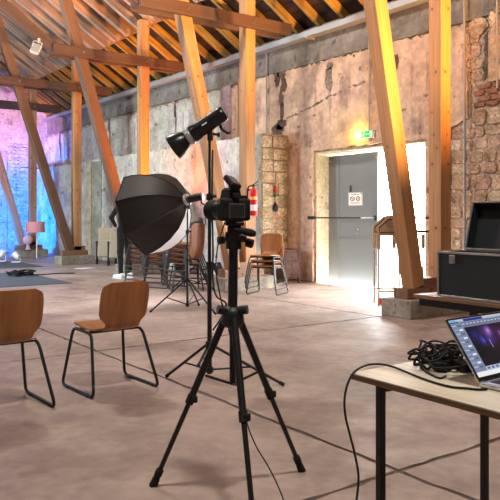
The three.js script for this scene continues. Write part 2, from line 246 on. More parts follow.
// ---- exposed stones, bricks, a plank in the bare strip of that wall
{
  const stoneGeo = (z, y, w, h, d) => { const n = 8, pts = []; for (let i = 0; i < n; i++) { const a = (i + 0.5) / n * Math.PI * 2, sx = Math.sign(Math.cos(a)) * Math.pow(Math.abs(Math.cos(a)), 0.55), sy = Math.sign(Math.sin(a)) * Math.pow(Math.abs(Math.sin(a)), 0.55); pts.push([z + sx * (w / 2 - 0.013) * rr(0.84, 1.06), y + sy * (h / 2 - 0.013) * rr(0.84, 1.06)]); } const g = extr(pts, d, { bevel: 0.011, seg: 1 }); return onWall(g, WX + 0.03); };
  const row = (y, h, z0, z1, w0, w1, mats, d0, d1, name) => { for (let z = z0; z < z1;) { const w = Math.min(rr(w0, w1), z1 - z + 0.05); mesh(name, stoneGeo(z + w / 2, y + h / 2, w, h, rr(d0, d1)), mats[Math.floor(rnd() * mats.length)], wallR); z += w; } };
  let y = 0.02; while (y < 2.5) { const h = rr(0.12, 0.24); row(y, h, -6.6 + rr(-0.03, 0.03), -5.15, 0.14, 0.36, MT.stones, -0.004, 0.014, 'stone'); y += h; }
  row(2.52, 0.25, -6.2, -5.15, 0.22, 0.36, MT.stones, 0.02, 0.045, 'stone');
  for (let k = 0; k < 4; k++) row(2.78 + k * 0.085, 0.085, -6.18 + (k % 2) * 0.06, -5.2, 0.2, 0.24, MT.bricks, 0.012, 0.026, 'brick');
  // big stones above, tan render core, plank
  mesh('stone', onWall(extr(blob(-6.1, 3.95, 0.36, 0.22, 10, 0.12), 0.03, { bevel: 0.012 }), WX + 0.03), MT.stones[1], wallR);
  mesh('stone', onWall(extr(blob(-5.86, 4.0, 0.1, 0.2, 10, 0.12), 0.03, { bevel: 0.012 }), WX + 0.03), MT.stones[3], wallR);
  for (let yy = 3.14, k = 0; yy < 3.8; k++) { const h = rr(0.15, 0.24); mesh('stone', stoneGeo(-6.18 + rr(-0.01, 0.01), yy + h / 2, 0.3, h, rr(0.0, 0.012)), MT.stones[k % 3], wallR); yy += h; }
  mesh('bare_patch', onWall(extr([...jag([-6.03, 3.14], [-6.0, 3.86], 0.07, 0.022), ...jag([-5.94, 3.86], [-5.93, 3.14], 0.07, 0.02)], 0.004), WX + 0.026), MT.masonry, wallR);
  mesh('weathered_plank', onWall(extr([[-5.92, 3.13], [-5.5, 3.13], [-5.5, 4.04], [-5.7, 4.02], [-5.91, 3.82]], 0.03, { bevel: 0.004 }), WX + 0.02), plaster([0.66, 0.47, 0.33], 0.9), wallR);
}
// ---- thick lower wall with its whitewashed block end
const wallLow = structGroup('wall_low', 'thick whitewashed lower wall');
{
  const L = LOWZ - WZ1, cz = (LOWZ + WZ1) / 2;
  mesh('core', metreUV(bx(0.58, LOWH - 0.02, L - 0.1, LOWX + 0.34, LOWH / 2 - 0.01, cz - 0.05)), MT.mortar, wallLow);
  mesh('plaster', onWall(extr([[WZ1, 0.01], [LOWZ - 0.05, 0.01], ...jag([LOWZ - 0.05, LOWH - 0.02], [WZ1, LOWH], 0.1, 0.018), [WZ1, LOWH]], 0.045), LOWX + 0.05), MT.plWhite, wallLow);
  mesh('rendered_pilaster', metreUV(bx(0.03, LOWH - 0.06, 0.34, LOWX - 0.018, LOWH / 2, -18.65, 0.004)), MT.plCream, wallLow);
  mesh('rendered_panel', metreUV(bx(0.02, LOWH - 0.1, 0.62, LOWX - 0.012, LOWH / 2, -18.12, 0.004)), plaster([0.47, 0.48, 0.41], 1.5), wallLow);
  let y = 0.01, k = 0;
  while (y < LOWH - 0.03) {
    const h = Math.min(rr(0.2, 0.26), LOWH - y - 0.005); let x = LOWX + 0.005 + rr(-0.008, 0.008); const cuts = [rr(0.22, 0.38)];
    for (let q = 0; q < 2; q++) { const w = q ? WX + 0.02 - x : cuts[0]; const g = new RoundedBoxGeometry(w - 0.005, h - 0.005, 0.14, 1, 0.012); g.translate(x + w / 2, y + h / 2, LOWZ - 0.07 + rr(-0.008, 0.008)); mesh('stone_block', metreUV(g, 'x', [rnd(), rnd()]), MT.blocks[Math.floor(rnd() * 3)], wallLow); x += w; }
    y += h; k++;
  }
}
// ---- end wall and the walls behind the camera
{
  const back = structGroup('wall_back', 'whitewashed brick gable wall washed in coloured light');
  mesh('gable', metreUV(extr([[-8.6, -0.1], [9.0, -0.1], [9.0, 4.8], [0, 10.6], [-8.6, 4.8]], 0.5).translate(0, 0, WZ1 - 0.5)), MT.endwall, back);
  mesh('brick_panel', metreUV(bx(0.78, 3.3, 0.03, 6.6, 1.75, WZ1 + 0.016, 0.004)), plaster([0.78, 0.62, 0.55], 1.6), back);
  const cr = [[7.32, 2.2], [7.30, 2.7], [7.38, 3.1], [7.27, 3.5], [7.6, 3.6], [7.95, 3.5], [7.62, 2.9]];
  for (let i = 0; i < cr.length; i++) mesh('bare_patch', extr(blob(cr[i][0], cr[i][1], i > 3 ? 0.3 : 0.07, i > 3 ? 0.07 : 0.4, 12, 0.35), 0.008).translate(0, 0, WZ1 + 0.001), MT.masonry, back);
  // brick courses of the whitewashed strip
  for (let k = 0; k < 30; k++) for (let q = 0; q < 3; q++) mesh('brick', metreUV(bx(0.2, 0.085, 0.03, 7.12 + q * 0.215 + (k % 2) * 0.1, 0.3 + k * 0.115, WZ1 + rr(0.008, 0.016), 0.006), 'x', [rnd(), rnd()]), MT.endwall, back);
  const left = structGroup('wall_left', 'plastered wall on the far side of the barn');
  mesh('plaster', metreUV(bx(0.5, 4.9, 30.4, -8.7, 2.35, -8.95)), MT.plGrey, left);
  const front = structGroup('wall_front', 'gable wall behind the viewer');
  mesh('gable', metreUV(extr([[-8.6, -0.1], [9.0, -0.1], [9.0, 4.8], [0, 10.6], [-8.6, 4.8]], 0.4).translate(0, 0, WZ0)), MT.plGrey, front);
}
// ---- roof: boards on rafters; the rafters are doubled by weathered timbers that stop at the post line
const ceiling = structGroup('ceiling', 'open timber roof of boards on close-set rafters');
{
  const sl = Math.atan(0.64), cs = Math.cos(sl), sn = Math.sin(sl), up = 0.15;                // rafter depth
  const put = (name, g, m, x, h, z) => { const o = mesh(name, g, m, ceiling); o.position.set(x, h, z); o.rotation.z = -sl; return o; };
  const bw = 0.235, n = 33, bl = 30.6;
  const bg = [0, 1, 2, 3].map(() => metreUV(bx(bw - 0.012, 0.025, bl), 'z', [rnd() * 2, rnd()]));
  for (let k = 0; k < n; k++) { const s = k * bw - 0.55, x = 8.4 - s * cs; put('roof_board', bg[k % 4], MT.boards[k % 4], x, roofH(8.4) + s * sn + up / cs + 0.03, -8.95); }
  const x0 = 8.4 - (n * bw - 0.55) * cs, len = x0 / cs + 0.3;
  put('roof_panel', metreUV(bx(len, 0.025, bl), 'z'), MT.boards[0], x0 / 2 - 0.1, roofH(x0 / 2 - 0.1) + up / cs + 0.03, -8.95);
  put('roof_cover', metreUV(bx(11.2, 0.05, bl), 'z'), MT.boards[1], 4.3, roofH(4.3) + up / cs + 0.1, -8.95);
  const lf = mesh('roof_panel', metreUV(bx(11.4, 0.06, bl), 'z'), MT.boards[1], ceiling); lf.position.set(-4.4, roofH(4.4) + 0.25, -8.95); lf.rotation.z = sl;
  const L1 = (9.0 - 0.05) / cs, L2 = (6.98 - 0.05) / cs;
  const rG = [0, 1, 2].map(() => beamG(L1, up, 0.085, 0.004));
  const dG = [0, 1, 2].map(() => { const h = 0.24, half = L2 / 2; const g = extr([[-half, -h / 2], [half, -h / 2], [half + 0.0 + h * Math.tan(sl) * 1.0, h / 2], [-half, h / 2]], 0.12); g.translate(0, 0, -0.06); return metreUV(g, 'x', [rnd() * 2, rnd()]); });
  for (let k = 0, z = -23.6; z < 0.5; k++, z += 0.615) {
    const xm = 9.0 - L1 * cs / 2, xd = 6.98 - L2 * cs / 2;
    put('rafter', rG[k % 3], MT.rafterPine, xm, roofH(xm) + up / 2 / cs, z + rr(-0.01, 0.01));
    put('doubling_timber', dG[k % 3], MT.rafter, xd, roofH(xd) - 0.12 / cs, z - 0.03 + rr(-0.01, 0.01));
  }
}
// ---- timber trusses on concrete footings
const TR = [ // post x, z, strut foot x, strut slope (run per rise), label
  [7.20, -5.80, 6.69, 0.197, 'pine post and leaning strut on a concrete footing beside the open doorway'],
  [6.80, -9.52, 6.50, 0.236, 'pine truss whose post carries the red fire extinguisher'],
  [6.73, -13.23, 6.50, 0.288, 'pine truss rising behind the black octagonal softbox'],
  [6.72, -16.93, 6.55, 0.327, 'pine truss between the beige folding seats and the pink-shaded floor lamp'],
  [6.80, -20.60, 6.52, 0.290, 'pine truss bathed in blue light next to the gable wall']];
TR.forEach(([px, z, sx, slope, label], i) => {
  const t = thing('timber_truss', label, 'truss', V(px, 0, z), 0, 'timber trusses along the plastered wall');
  const fl = sx - px - 0.32, fr = 0.40;
  mesh('footing_block', metreUV(bx(fr - fl, 0.22, 0.48, (fl + fr) / 2, 0.11, 0, 0.012), 'x', [i, i]), MT.concrete, t);
  mesh('sill', metreUV(bx(fr - fl - 0.22, 0.13, 0.22, (fl + fr) / 2 - 0.02, 0.285, 0.0, 0.008), 'x', [i * 0.7, i]), MT.pineSill, t);
  mesh('packing_block', metreUV(bx(0.3, 0.11, 0.2, sx - px + 0.22, 0.405, -0.0, 0.006), 'x', [i, i * 0.3]), MT.pineSill, t);
  const post = mesh('post', beamG(5.38 - 0.35, 0.2, 0.2), MT.pine, t); post.rotation.z = Math.PI / 2; post.position.set(0, (5.38 + 0.35) / 2, 0);
  const topH = (roofH(sx) - 0.25 + slope * 0.64 * 4) * 0.985, run = slope * (topH - 0.36), l = Math.hypot(run, topH - 0.36);
  const st = mesh('strut', beamG(l, 0.2, 0.2), i === 2 || i === 3 ? MT.pineShaded : MT.pine, t); st.position.set(sx - px - run / 2, (topH + 0.36) / 2, 0); st.rotation.z = Math.PI / 2 + Math.atan(slope);  // third and fourth struts: browner pine, with shade put into its colour
  for (const s of [1, -1]) { const b = mesh('tie_beam', beamG(7.62 - 4.72, 0.2, 0.09), MT.pineDark, t); b.position.set((7.62 + 4.72) / 2 - px, 4.48, s * 0.147); }
  const ux = 4.83 - px, L = 6.2, a = Math.atan(0.70), us = mesh('upper_strut', beamG(L, 0.2, 0.16), MT.pineDark, t); us.position.set(ux - L / 2 * Math.cos(a), 4.48 + L / 2 * Math.sin(a), 0); us.rotation.z = -a;
  for (const [bxx, by] of [[0, 4.48], [sx - px - slope * 4.1, 4.48]]) mesh('bolt', along(new THREE.CylinderGeometry(0.022, 0.022, 0.02, 8), V(bxx, by, 0.2), V(0, 0, 1)), MT.steel, t);
});

// ================================================================ LAMPS THAT LIGHT THE BARN
function floodlight(x, y, z, nits, w, h, tilt, c, label) {
  const r = thing('hanging_floodlight', label, 'floodlight', V(x, y, z), 0, 'hanging floodlights'), t = new THREE.Group(); t.name = 'lamp_head'; t.rotation.z = tilt * Math.PI / 180; r.add(t);
  mesh('housing', bx(w + 0.08, 0.1, h + 0.08, 0, 0.06, 0, 0.02), MT.greyPlastic, t);
  mesh('bracket', pipe(fillet([V(0, 0.05, -h / 2 - 0.06), V(0, 0.42, -h / 2 - 0.06), V(0, 0.42, h / 2 + 0.06), V(0, 0.05, h / 2 + 0.06)], 0.04), 0.012), MT.greyPlastic, r);
  mesh('hanger', cyl(V(0, 0.42, 0), V(0, roofH(x) - y - 0.3, 0), 0.01), MT.greyPlastic, r);
  mesh('diffuser', bx(w, 0.012, h, 0, 0.004, 0), std([0.9, 0.9, 0.9], { emissive: lin(...c), emissiveIntensity: 2 }), t);
  const L = new THREE.RectAreaLight(lin(...c), nits, w, h); L.position.set(0, -0.012, 0); L.rotation.x = -Math.PI / 2; t.add(L); return r;
}
FLOODS.forEach((f, i) => floodlight(...f, ['large floodlight hanging over the camera tripod', 'large floodlight hanging in front of the chair stacks', 'large floodlight hanging over the dark blue floor mats', 'large floodlight hanging over the empty side of the barn'][i]));
PARS.forEach(([x, y, z, ax, ay, az, c, cd, ang, pen], i) => {
  const lab = ['amber stage par can on the floor beside the flight case table', 'amber stage par can on the floor behind the chair stacks', 'yellow stage par can on the floor under the flight case table', 'blue stage par can on the floor by the gable wall', 'violet stage par can on the floor by the gable wall', 'pink stage par can on the floor by the gable wall', 'purple stage par can on the floor beside the plastered wall', 'added pale pink par can on the floor, unseen, brightening the roof'][i];
  const t = thing('stage_par_can', lab, 'stage light', V(x, 0, z), 0, 'stage par cans on the floor'), d = V(ax - x, ay - y, az - z).normalize(), side = V(d.z, 0, -d.x).normalize(), c0 = V(0, y, 0);
  mesh('can', along(lathe([[0, -0.16], [0.06, -0.15], [0.085, -0.1], [0.09, 0.04], [0.094, 0.04], [0.094, 0.06], [0.086, 0.06], [0.08, -0.02], [0, -0.03]]), c0, d), MT.blackMatte, t);
  mesh('lens', along(new THREE.CylinderGeometry(0.08, 0.08, 0.008, 20), c0.clone().addScaledVector(d, 0.03), d), std([0.1, 0.1, 0.1], { emissive: lin(...c), emissiveIntensity: 3 }), t);
  mesh('yoke', pipe(fillet([c0.clone().addScaledVector(side, 0.11), c0.clone().addScaledVector(side, 0.11).setY(0.02), c0.clone().addScaledVector(side, -0.11).setY(0.02), c0.clone().addScaledVector(side, -0.11)], 0.03), 0.01), MT.blackMatte, t);
  mesh('foot', bx(0.24, 0.012, 0.2, 0, 0.006, 0), MT.blackMatte, t);
  const L = new THREE.SpotLight(lin(...c), cd, 0, ang * Math.PI / 180, pen, 2); L.position.copy(c0).addScaledVector(d, 0.075); L.target.position.copy(L.position).add(d); L.castShadow = true; L.shadow.radius = 3; t.add(L, L.target);
});
{ // added soft panel, unseen beyond the mats, brightening the far wall
  const p = V(...FILL_PANEL.at), d = V(...FILL_PANEL.aim).sub(p).normalize(), t = thing('added_soft_light', 'added unseen soft light panel on a stand, brightening the far wall', 'light panel', V(p.x, 0, p.z)), q = new THREE.Quaternion().setFromUnitVectors(V(0, 0, -1), d), c = V(0, p.y, 0);
  const put = (g) => { g.applyQuaternion(q); g.translate(c.x, c.y, c.z); return g; };
  mesh('frame', put(bx(FILL_PANEL.w + 0.06, FILL_PANEL.h + 0.06, 0.06, 0, 0, 0.04, 0.01)), MT.blackMatte, t);
  mesh('diffuser', put(bx(FILL_PANEL.w, FILL_PANEL.h, 0.006, 0, 0, 0.006)), std([0.9, 0.9, 0.9], { emissive: lin(...FILL_PANEL.color), emissiveIntensity: 2 }), t);
  mesh('pole', cyl(V(-d.x * 0.1, 0.02, -d.z * 0.1), V(-d.x * 0.1, p.y, -d.z * 0.1), 0.02), MT.black, t); mesh('foot', bx(0.6, 0.02, 0.6, 0, 0.01, 0), MT.black, t);
  const L = new THREE.RectAreaLight(lin(...FILL_PANEL.color), FILL_PANEL.nits, FILL_PANEL.w, FILL_PANEL.h); L.position.copy(c).addScaledVector(d, 0.012); L.quaternion.copy(q); t.add(L);
}
{ // small grey floodlight on the upper strut, not lit
  const p = onZ(36, 49, -13.23 + 0.2), t = thing('small_floodlight', 'small grey square floodlight clamped under a dark roof strut', 'floodlight', p, -YAW);
  const h = mesh('housing', [bx(0.17, 0.2, 0.07, 0, 0, 0, 0.012)], MT.greyPlastic, t); h.rotation.set(-0.35, 0.2, -0.28);
  const g = mesh('glass', bx(0.14, 0.16, 0.01, 0, 0, 0.036), std([0.3, 0.31, 0.3], { roughness: 0.15 }), t); g.rotation.copy(h.rotation);
  mesh('bracket', pipe(fillet([V(-0.09, 0.0, 0), V(-0.05, 0.17, -0.02), V(0.12, 0.12, -0.02), V(0.09, 0.0, 0)], 0.03), 0.008, 6), MT.greyPlastic, t);
  mesh('clamp', bx(0.05, 0.1, 0.05, 0.04, 0.17, -0.06, 0.006), MT.greyPlastic, t);
}

// ================================================================ DOOR, WALL FITTINGS
{
  const d = structGroup('door_1', 'grey steel door leaf with a dark bar across it');
  const x = WX + 0.36, z0 = DOOR.z0 + 0.04, z1 = -8.35, w = z1 - z0;
  mesh('leaf', metreUV(bx(0.05, 2.33, w, x, 1.18, (z0 + z1) / 2, 0.006)), MT.doorGrey, d);
  mesh('cover_strip', bx(0.012, 2.3, 0.03, x - 0.03, 1.18, z0 + 0.27, 0.003), MT.doorGrey, d);
  mesh('edge_rail', bx(0.02, 2.33, 0.05, x - 0.03, 1.18, z1 - 0.03, 0.004), MT.doorGrey, d);
  for (const [zz, yy] of [[z0 + 0.72, 1.62], [z0 + 0.86, 1.63], [z0 + 0.78, 1.0], [z0 + 0.75, 0.92], [z1 - 0.03, 0.35], [z1 - 0.03, 1.1], [z1 - 0.03, 2.25], [z0 + 0.05, 2.25]]) mesh('rivet', along(new THREE.CylinderGeometry(0.014, 0.016, 0.02, 8), V(x - 0.035, yy, zz), V(-1, 0, 0)), MT.zinc, d);
  const a = onX(310, 219, WX - 0.06), b = onX(361, 219, WX - 0.02);
  mesh('bar', cyl(V(WX - 0.06, 1.2, a.z), V(WX - 0.02, 1.2, b.z), 0.013), MT.black, d);
  mesh('bar_bracket', [bx(0.07, 0.06, 0.16, WX - 0.036, 1.2, a.z + 0.02, 0.006)], MT.blackMatte, d);
  mesh('bar_end', [cyl(V(WX - 0.04, 1.2, b.z), V(x - 0.02, 1.2, b.z), 0.012), bx(0.03, 0.09, 0.06, x - 0.035, 1.2, b.z, 0.006)], MT.black, d);
  mesh('pull', cyl(V(x - 0.05, 1.66, z0 + 0.6), V(x - 0.05, 1.78, z0 + 0.6), 0.01), MT.black, d);
  const cv = document.createElement('canvas'); cv.width = cv.height = 128; const c = cv.getContext('2d');
  c.fillStyle = '#f3e9e2'; c.fillRect(0, 0, 128, 128); c.strokeStyle = '#7a5a50'; c.lineWidth = 3; c.strokeRect(4, 4, 120, 120); c.lineWidth = 7; c.strokeStyle = '#4b3a38';
  c.beginPath(); c.arc(38, 62, 19, 0, 7); c.stroke(); c.beginPath(); c.ellipse(90, 62, 16, 20, 0, 0, 7); c.stroke(); c.lineWidth = 5; c.beginPath(); c.moveTo(25, 48); c.lineTo(51, 76); c.stroke(); c.fillStyle = '#4b3a38'; c.fillRect(30, 59, 16, 6); c.fillRect(86, 52, 8, 20);
  for (let i = 0; i < 2; i++) c.fillRect(20, 96 + i * 9, 88, 3); c.fillRect(24, 20, 80, 4);
  const tx = new THREE.CanvasTexture(cv); tx.colorSpace = THREE.SRGBColorSpace;
  const pa = onX(348.5, 192.5, x - 0.03), pb = onX(362.5, 205.5, x - 0.03);
  const t = tag(mesh('notice_sign', [new THREE.BoxGeometry(Math.abs(pb.z - pa.z), pa.y - pb.y, 0.006)], [MT.white, MT.white, MT.white, MT.white, std([1, 1, 1], { map: tx }), MT.white]), 'white square notice with two dark prohibition circles on the steel door', 'sign');
  t.position.set(x - 0.032, (pa.y + pb.y) / 2, (pa.z + pb.z) / 2); t.rotation.y = -Math.PI / 2;
}
{ // illuminated exit sign and emergency lamp
  const x = WX - 0.06, a = onX(362, 131, x), b = onX(373, 137.5, x), cy = (a.y + b.y) / 2, cz = (a.z + b.z) / 2, w = Math.abs(a.z - b.z), h = 0.105;
  const cv = document.createElement('canvas'); cv.width = 256; cv.height = 112; const c = cv.getContext('2d');
  c.fillStyle = '#12c23a'; c.fillRect(0, 0, 256, 112); c.fillStyle = '#f4fff4';
  c.fillRect(196, 14, 50, 86); c.fillRect(120, 48, 50, 12); c.beginPath(); c.moveTo(120, 34); c.lineTo(92, 54); c.lineTo(120, 74); c.fill();
  c.beginPath(); c.arc(64, 22, 10, 0, 7); c.fill(); c.lineWidth = 11; c.strokeStyle = '#f4fff4'; c.beginPath(); c.moveTo(60, 36); c.lineTo(50, 64); c.lineTo(66, 82); c.lineTo(58, 104); c.moveTo(50, 64); c.lineTo(30, 80); c.lineTo(16, 76); c.moveTo(58, 40); c.lineTo(82, 50); c.moveTo(58, 40); c.lineTo(34, 46); c.lineTo(28, 60); c.stroke();
  const tx = new THREE.CanvasTexture(cv); tx.colorSpace = THREE.SRGBColorSpace;
  const t = thing('exit_sign', 'small green illuminated emergency exit sign above the steel door', 'exit sign', V(x, cy, cz), -Math.PI / 2);
  mesh('housing', bx(w + 0.02, h + 0.02, 0.05, 0, 0, -0.012, 0.006), MT.whitePlastic, t);
  mesh('face', new THREE.PlaneGeometry(w, h).translate(0, 0, 0.0145), std([1, 1, 1], { map: tx, emissiveMap: tx, emissive: lin(1, 1, 1), emissiveIntensity: 0.9 }), t);
  const p = onX(356.5, 135, WX - 0.05), e = thing('emergency_lamp', 'small glowing emergency lamp next to the exit sign', 'lamp', p, -Math.PI / 2);
  mesh('base', bx(0.07, 0.07, 0.02, 0, 0, -0.045, 0.008), MT.whitePlastic, e);
  mesh('bulb', new THREE.SphereGeometry(0.036, 16, 10), std([1, 1, 1], { emissive: lin(1, 0.78, 0.25), emissiveIntensity: 9 }), e);
  const L = new THREE.PointLight(lin(1, 0.62, 0.06), 1.3); L.position.set(0, 0, 0.0); L.castShadow = true; e.add(L);
}
// cable tray along the eaves and conduits on the wall
{
  const t = thing('cable_tray', 'galvanised cable tray running along the wall under the eaves', 'cable tray', V(WX - 0.13, 4.5, -9));
  mesh('channel', metreUV(extr([[-0.1, 0], [0.1, 0], [0.1, 0.1], [0.09, 0.1], [0.09, 0.012], [-0.09, 0.012], [-0.09, 0.1], [-0.1, 0.1]], 29.4).translate(0, 0, -14.7)), MT.zinc, t);
  for (let k = 0; k < 9; k++) mesh('support_arm', bx(0.22, 0.03, 0.04, 0.0, -0.016, -13 + k * 3.1), MT.zinc, t);
}
const conduit = (label, pts, r = 0.014) => { const p0 = pts[0], t = thing('conduit_pipe', label, 'conduit', V(WX - 0.045, 0, p0.z)); const q = pts.map((p) => V(p.x - (WX - 0.045), p.y, p.z - p0.z)); mesh('pipe', pipe(fillet(q, 0.06), r, 8), MT.zinc, t); for (let i = 1; i <= 3; i++) { const a = q[q.length - 2], b = q[q.length - 1], m = a.clone().lerp(b, i / 4); mesh('clip', bx(0.03, 0.025, 0.05, 0.012, m.y, m.z, 0.003), MT.zinc, t); } };
const cx = WX - 0.045;
{ const a = onX(256, 55, cx), b = onX(266.5, 57, cx), c = onX(267, 134, cx); conduit('thin grey conduit jogging down to the whitewashed block pier', [V(cx, a.y, a.z), V(cx, a.y, b.z), V(cx, c.y, b.z)]); }
{ const a = onX(369, 30, cx), c = onX(369, 131, cx); conduit('thin grey conduit dropping to the exit sign', [V(cx, 4.5, a.z), V(cx, c.y, a.z)], 0.011); }
{ const a = onX(464.5, 100, cx - 0.03); conduit('long grey conduit running down the bare stone strip', [V(cx - 0.03, 4.5, a.z), V(cx - 0.03, 0.1, a.z)], 0.017); }
{ const a = onX(497, 50, cx - 0.03); conduit('short grey conduit ending above the exposed bricks', [V(cx - 0.03, 4.5, a.z), V(cx - 0.03, 3.0, a.z)], 0.014); }
{ // fire extinguisher hung on the second post
  const c = onZ(253.5, 200, -9.30), t = thing('fire_extinguisher', 'red fire extinguisher hanging on a pine post', 'extinguisher', V(c.x, c.y - 0.26, c.z), -YAW);
  mesh('cylinder', lathe([[0, 0], [0.06, 0.0], [0.075, 0.02], [0.075, 0.38], [0.06, 0.43], [0.025, 0.455], [0.025, 0.475], [0, 0.475]]), MT.red, t);
  mesh('valve', [cyl(V(0, 0.46, 0), V(0, 0.51, 0), 0.02), bx(0.03, 0.03, 0.03, 0, 0.515, 0, 0.004)], MT.black, t);
  mesh('lever', [cyl(V(0, 0.52, 0), V(0.085, 0.575, 0), 0.009), cyl(V(0, 0.5, 0), V(0.08, 0.515, 0), 0.007)], MT.black, t);
  mesh('hose', tube([V(-0.02, 0.5, 0), V(-0.08, 0.48, 0.02), V(-0.1, 0.36, 0.02), V(-0.095, 0.2, 0.03), V(-0.085, 0.12, 0.03)], 0.012), MT.rubber, t);
  mesh('label_panel', new THREE.CylinderGeometry(0.0765, 0.0765, 0.1, 16, 1, true, -0.9, 1.8).translate(0, 0.13, 0), MT.white, t);
  mesh('label_panel', new THREE.CylinderGeometry(0.0765, 0.0765, 0.05, 16, 1, true, -0.9, 1.8).translate(0, 0.29, 0), std([0.75, 0.55, 0.15]), t);
  mesh('hook', bx(0.1, 0.03, 0.02, -0.04, 0.43, -0.06), MT.black, t);
}
{ // small ornaments hanging on the pier
  const z = LOWZ + 0.03, p = onZ(275.5, 186, z), t = thing('hanging_ornament', 'small red and green ornament with a dark tassel on the block pier', 'ornament', p);
  mesh('nail', cyl(V(0, 0.02, -0.04), V(0, 0.03, 0.03), 0.006), MT.steel, t);
  mesh('red_bow', [lathe([[0, -0.14], [0.035, -0.1], [0.03, -0.03], [0.008, 0.02], [0, 0.025]], 8)], MT.red, t);
  mesh('green_leaf', [lathe([[0, -0.24], [0.03, -0.2], [0.012, -0.13], [0, -0.12]], 8)], std([0.1, 0.3, 0.1]), t);
  mesh('cord', cyl(V(0, -0.22, 0), V(0.01, -0.32, 0), 0.004), MT.black, t);
  mesh('tassel', [lathe([[0, -0.5], [0.055, -0.46], [0.05, -0.4], [0.012, -0.31], [0, -0.3]], 9)], std([0.035, 0.02, 0.05]), t);
  const q = onZ(277.5, 219, z), w = tag(mesh('chalk_mark', extr([[-0.14, -0.02], [-0.1, 0.06], [0, 0.085], [0.1, 0.05], [0.15, -0.03], [0.1, 0.0], [0.02, 0.03], [-0.06, 0.025], [-0.1, -0.06]], 0.004), std([0.58, 0.30, 0.19])), 'faded red painted smear on the whitewashed block pier', 'paint mark'); w.position.set(q.x, q.y, LOWZ + 0.009);
}
{ // chest of drawers
  const t = thing('wooden_chest', 'low dark reddish wooden chest of drawers beside the block pier', 'chest', V(7.99, 0, -9.98), 0), w = 0.38, d = 0.38, h = 0.62;
  mesh('body', metreUV(bx(w - 0.02, h - 0.1, d - 0.02, 0, h / 2 + 0.03, -0.005, 0.004), 'y'), MT.cabinet, t);
  mesh('top', metreUV(bx(w, 0.022, d, 0, h - 0.011, 0, 0.004)), MT.cabinet, t);
  for (const s of [-1, 1]) mesh('side_post', metreUV(bx(0.03, h - 0.022, 0.03, s * (w / 2 - 0.02), (h - 0.022) / 2, d / 2 - 0.012, 0.003), 'y'), MT.cabinet, t);
  for (let k = 0; k < 3; k++) { const f = mesh('drawer', metreUV(bx(w - 0.08, 0.145, 0.02, 0, 0.17 + k * 0.158, d / 2 - 0.008, 0.004), 'x', [k, k]), MT.cabinet, t); mesh('knob', along(lathe([[0, 0], [0.012, 0], [0.015, 0.02], [0, 0.025]], 10), V(0, 0.17 + k * 0.158, d / 2), V(0, 0, 1)), MT.black, f); }
  for (const [sx, sz] of [[-1, -1], [1, -1]]) mesh('foot', bx(0.04, 0.08, 0.04, sx * (w / 2 - 0.03), 0.04, sz * (d / 2 - 0.03)), MT.cabinet, t);
}
{ // wooden stand in front of the doorway
  const zc = 9.5, k = zc / F, c = cw(rx(402) * zc, 0, zc), X = (px) => (px - 402) * k, Y = (py) => EYE + (HORIZON - py) * k;
  const t = thing('wooden_stand', 'pale wooden stand with a black-edged slanted end panel in the bright doorway', 'stand', c, -YAW), m = wood([0.76, 0.58, 0.40]);
  for (const dz of [0.0, -0.34]) {
    mesh('end_panel', extr([[X(377), Y(227)], [X(387.5), Y(216.5)], [X(397.5), Y(215.5)], [X(397.5), Y(235.5)], [X(377), Y(236)]], 0.03).translate(0, 0, dz), m, t);
    const o = [[X(379), Y(227.6)], [X(388), Y(219.6)], [X(396), Y(219.2)], [X(396), Y(232)], [X(379), Y(232.5)]].map((p) => V(p[0], p[1], dz + 0.032));
    mesh('black_edging', pipe(o, 0.008, 5, true), MT.black, t);
    mesh('rail', metreUV(bx(X(431) - X(397), 0.03, 0.03, (X(431) + X(397)) / 2, Y(218), dz + 0.015, 0.004)), MT.pineDark, t);
    mesh('rail', metreUV(bx(X(431) - X(397), 0.03, 0.03, (X(431) + X(397)) / 2, Y(231.5), dz + 0.015, 0.004)), MT.pineDark, t);
    for (const px of [378.5, 399, 429]) mesh('leg', [cyl(V(X(px), 0, dz + 0.015), V(X(px), Y(248), dz + 0.015), 0.012, 0.013), bx(0.05, 0.2, 0.03, X(px), Y(242), dz + 0.015, 0.004)], m, t);
    mesh('rung', cyl(V(X(378.5), 0.2, dz + 0.015), V(X(429), 0.2, dz + 0.015), 0.012), m, t);
  }
  mesh('slat_top', metreUV(bx(X(431) - X(390), 0.02, 0.34, (X(431) + X(390)) / 2, Y(216) + 0.0, -0.155, 0.003)), m, t);
  const rp = onH(384, 304), b = thing('red_crate', 'small bright red crate on the floor below the wooden stand', 'crate', rp, -YAW);
  mesh('box', bx(0.13, 0.085, 0.1, 0, 0.0425, 0, 0.006), std([0.85, 0.03, 0.08], { roughness: 0.4 }), b); mesh('rim', bx(0.14, 0.014, 0.11, 0, 0.085, 0, 0.004), std([0.85, 0.05, 0.1], { roughness: 0.4 }), b);
}

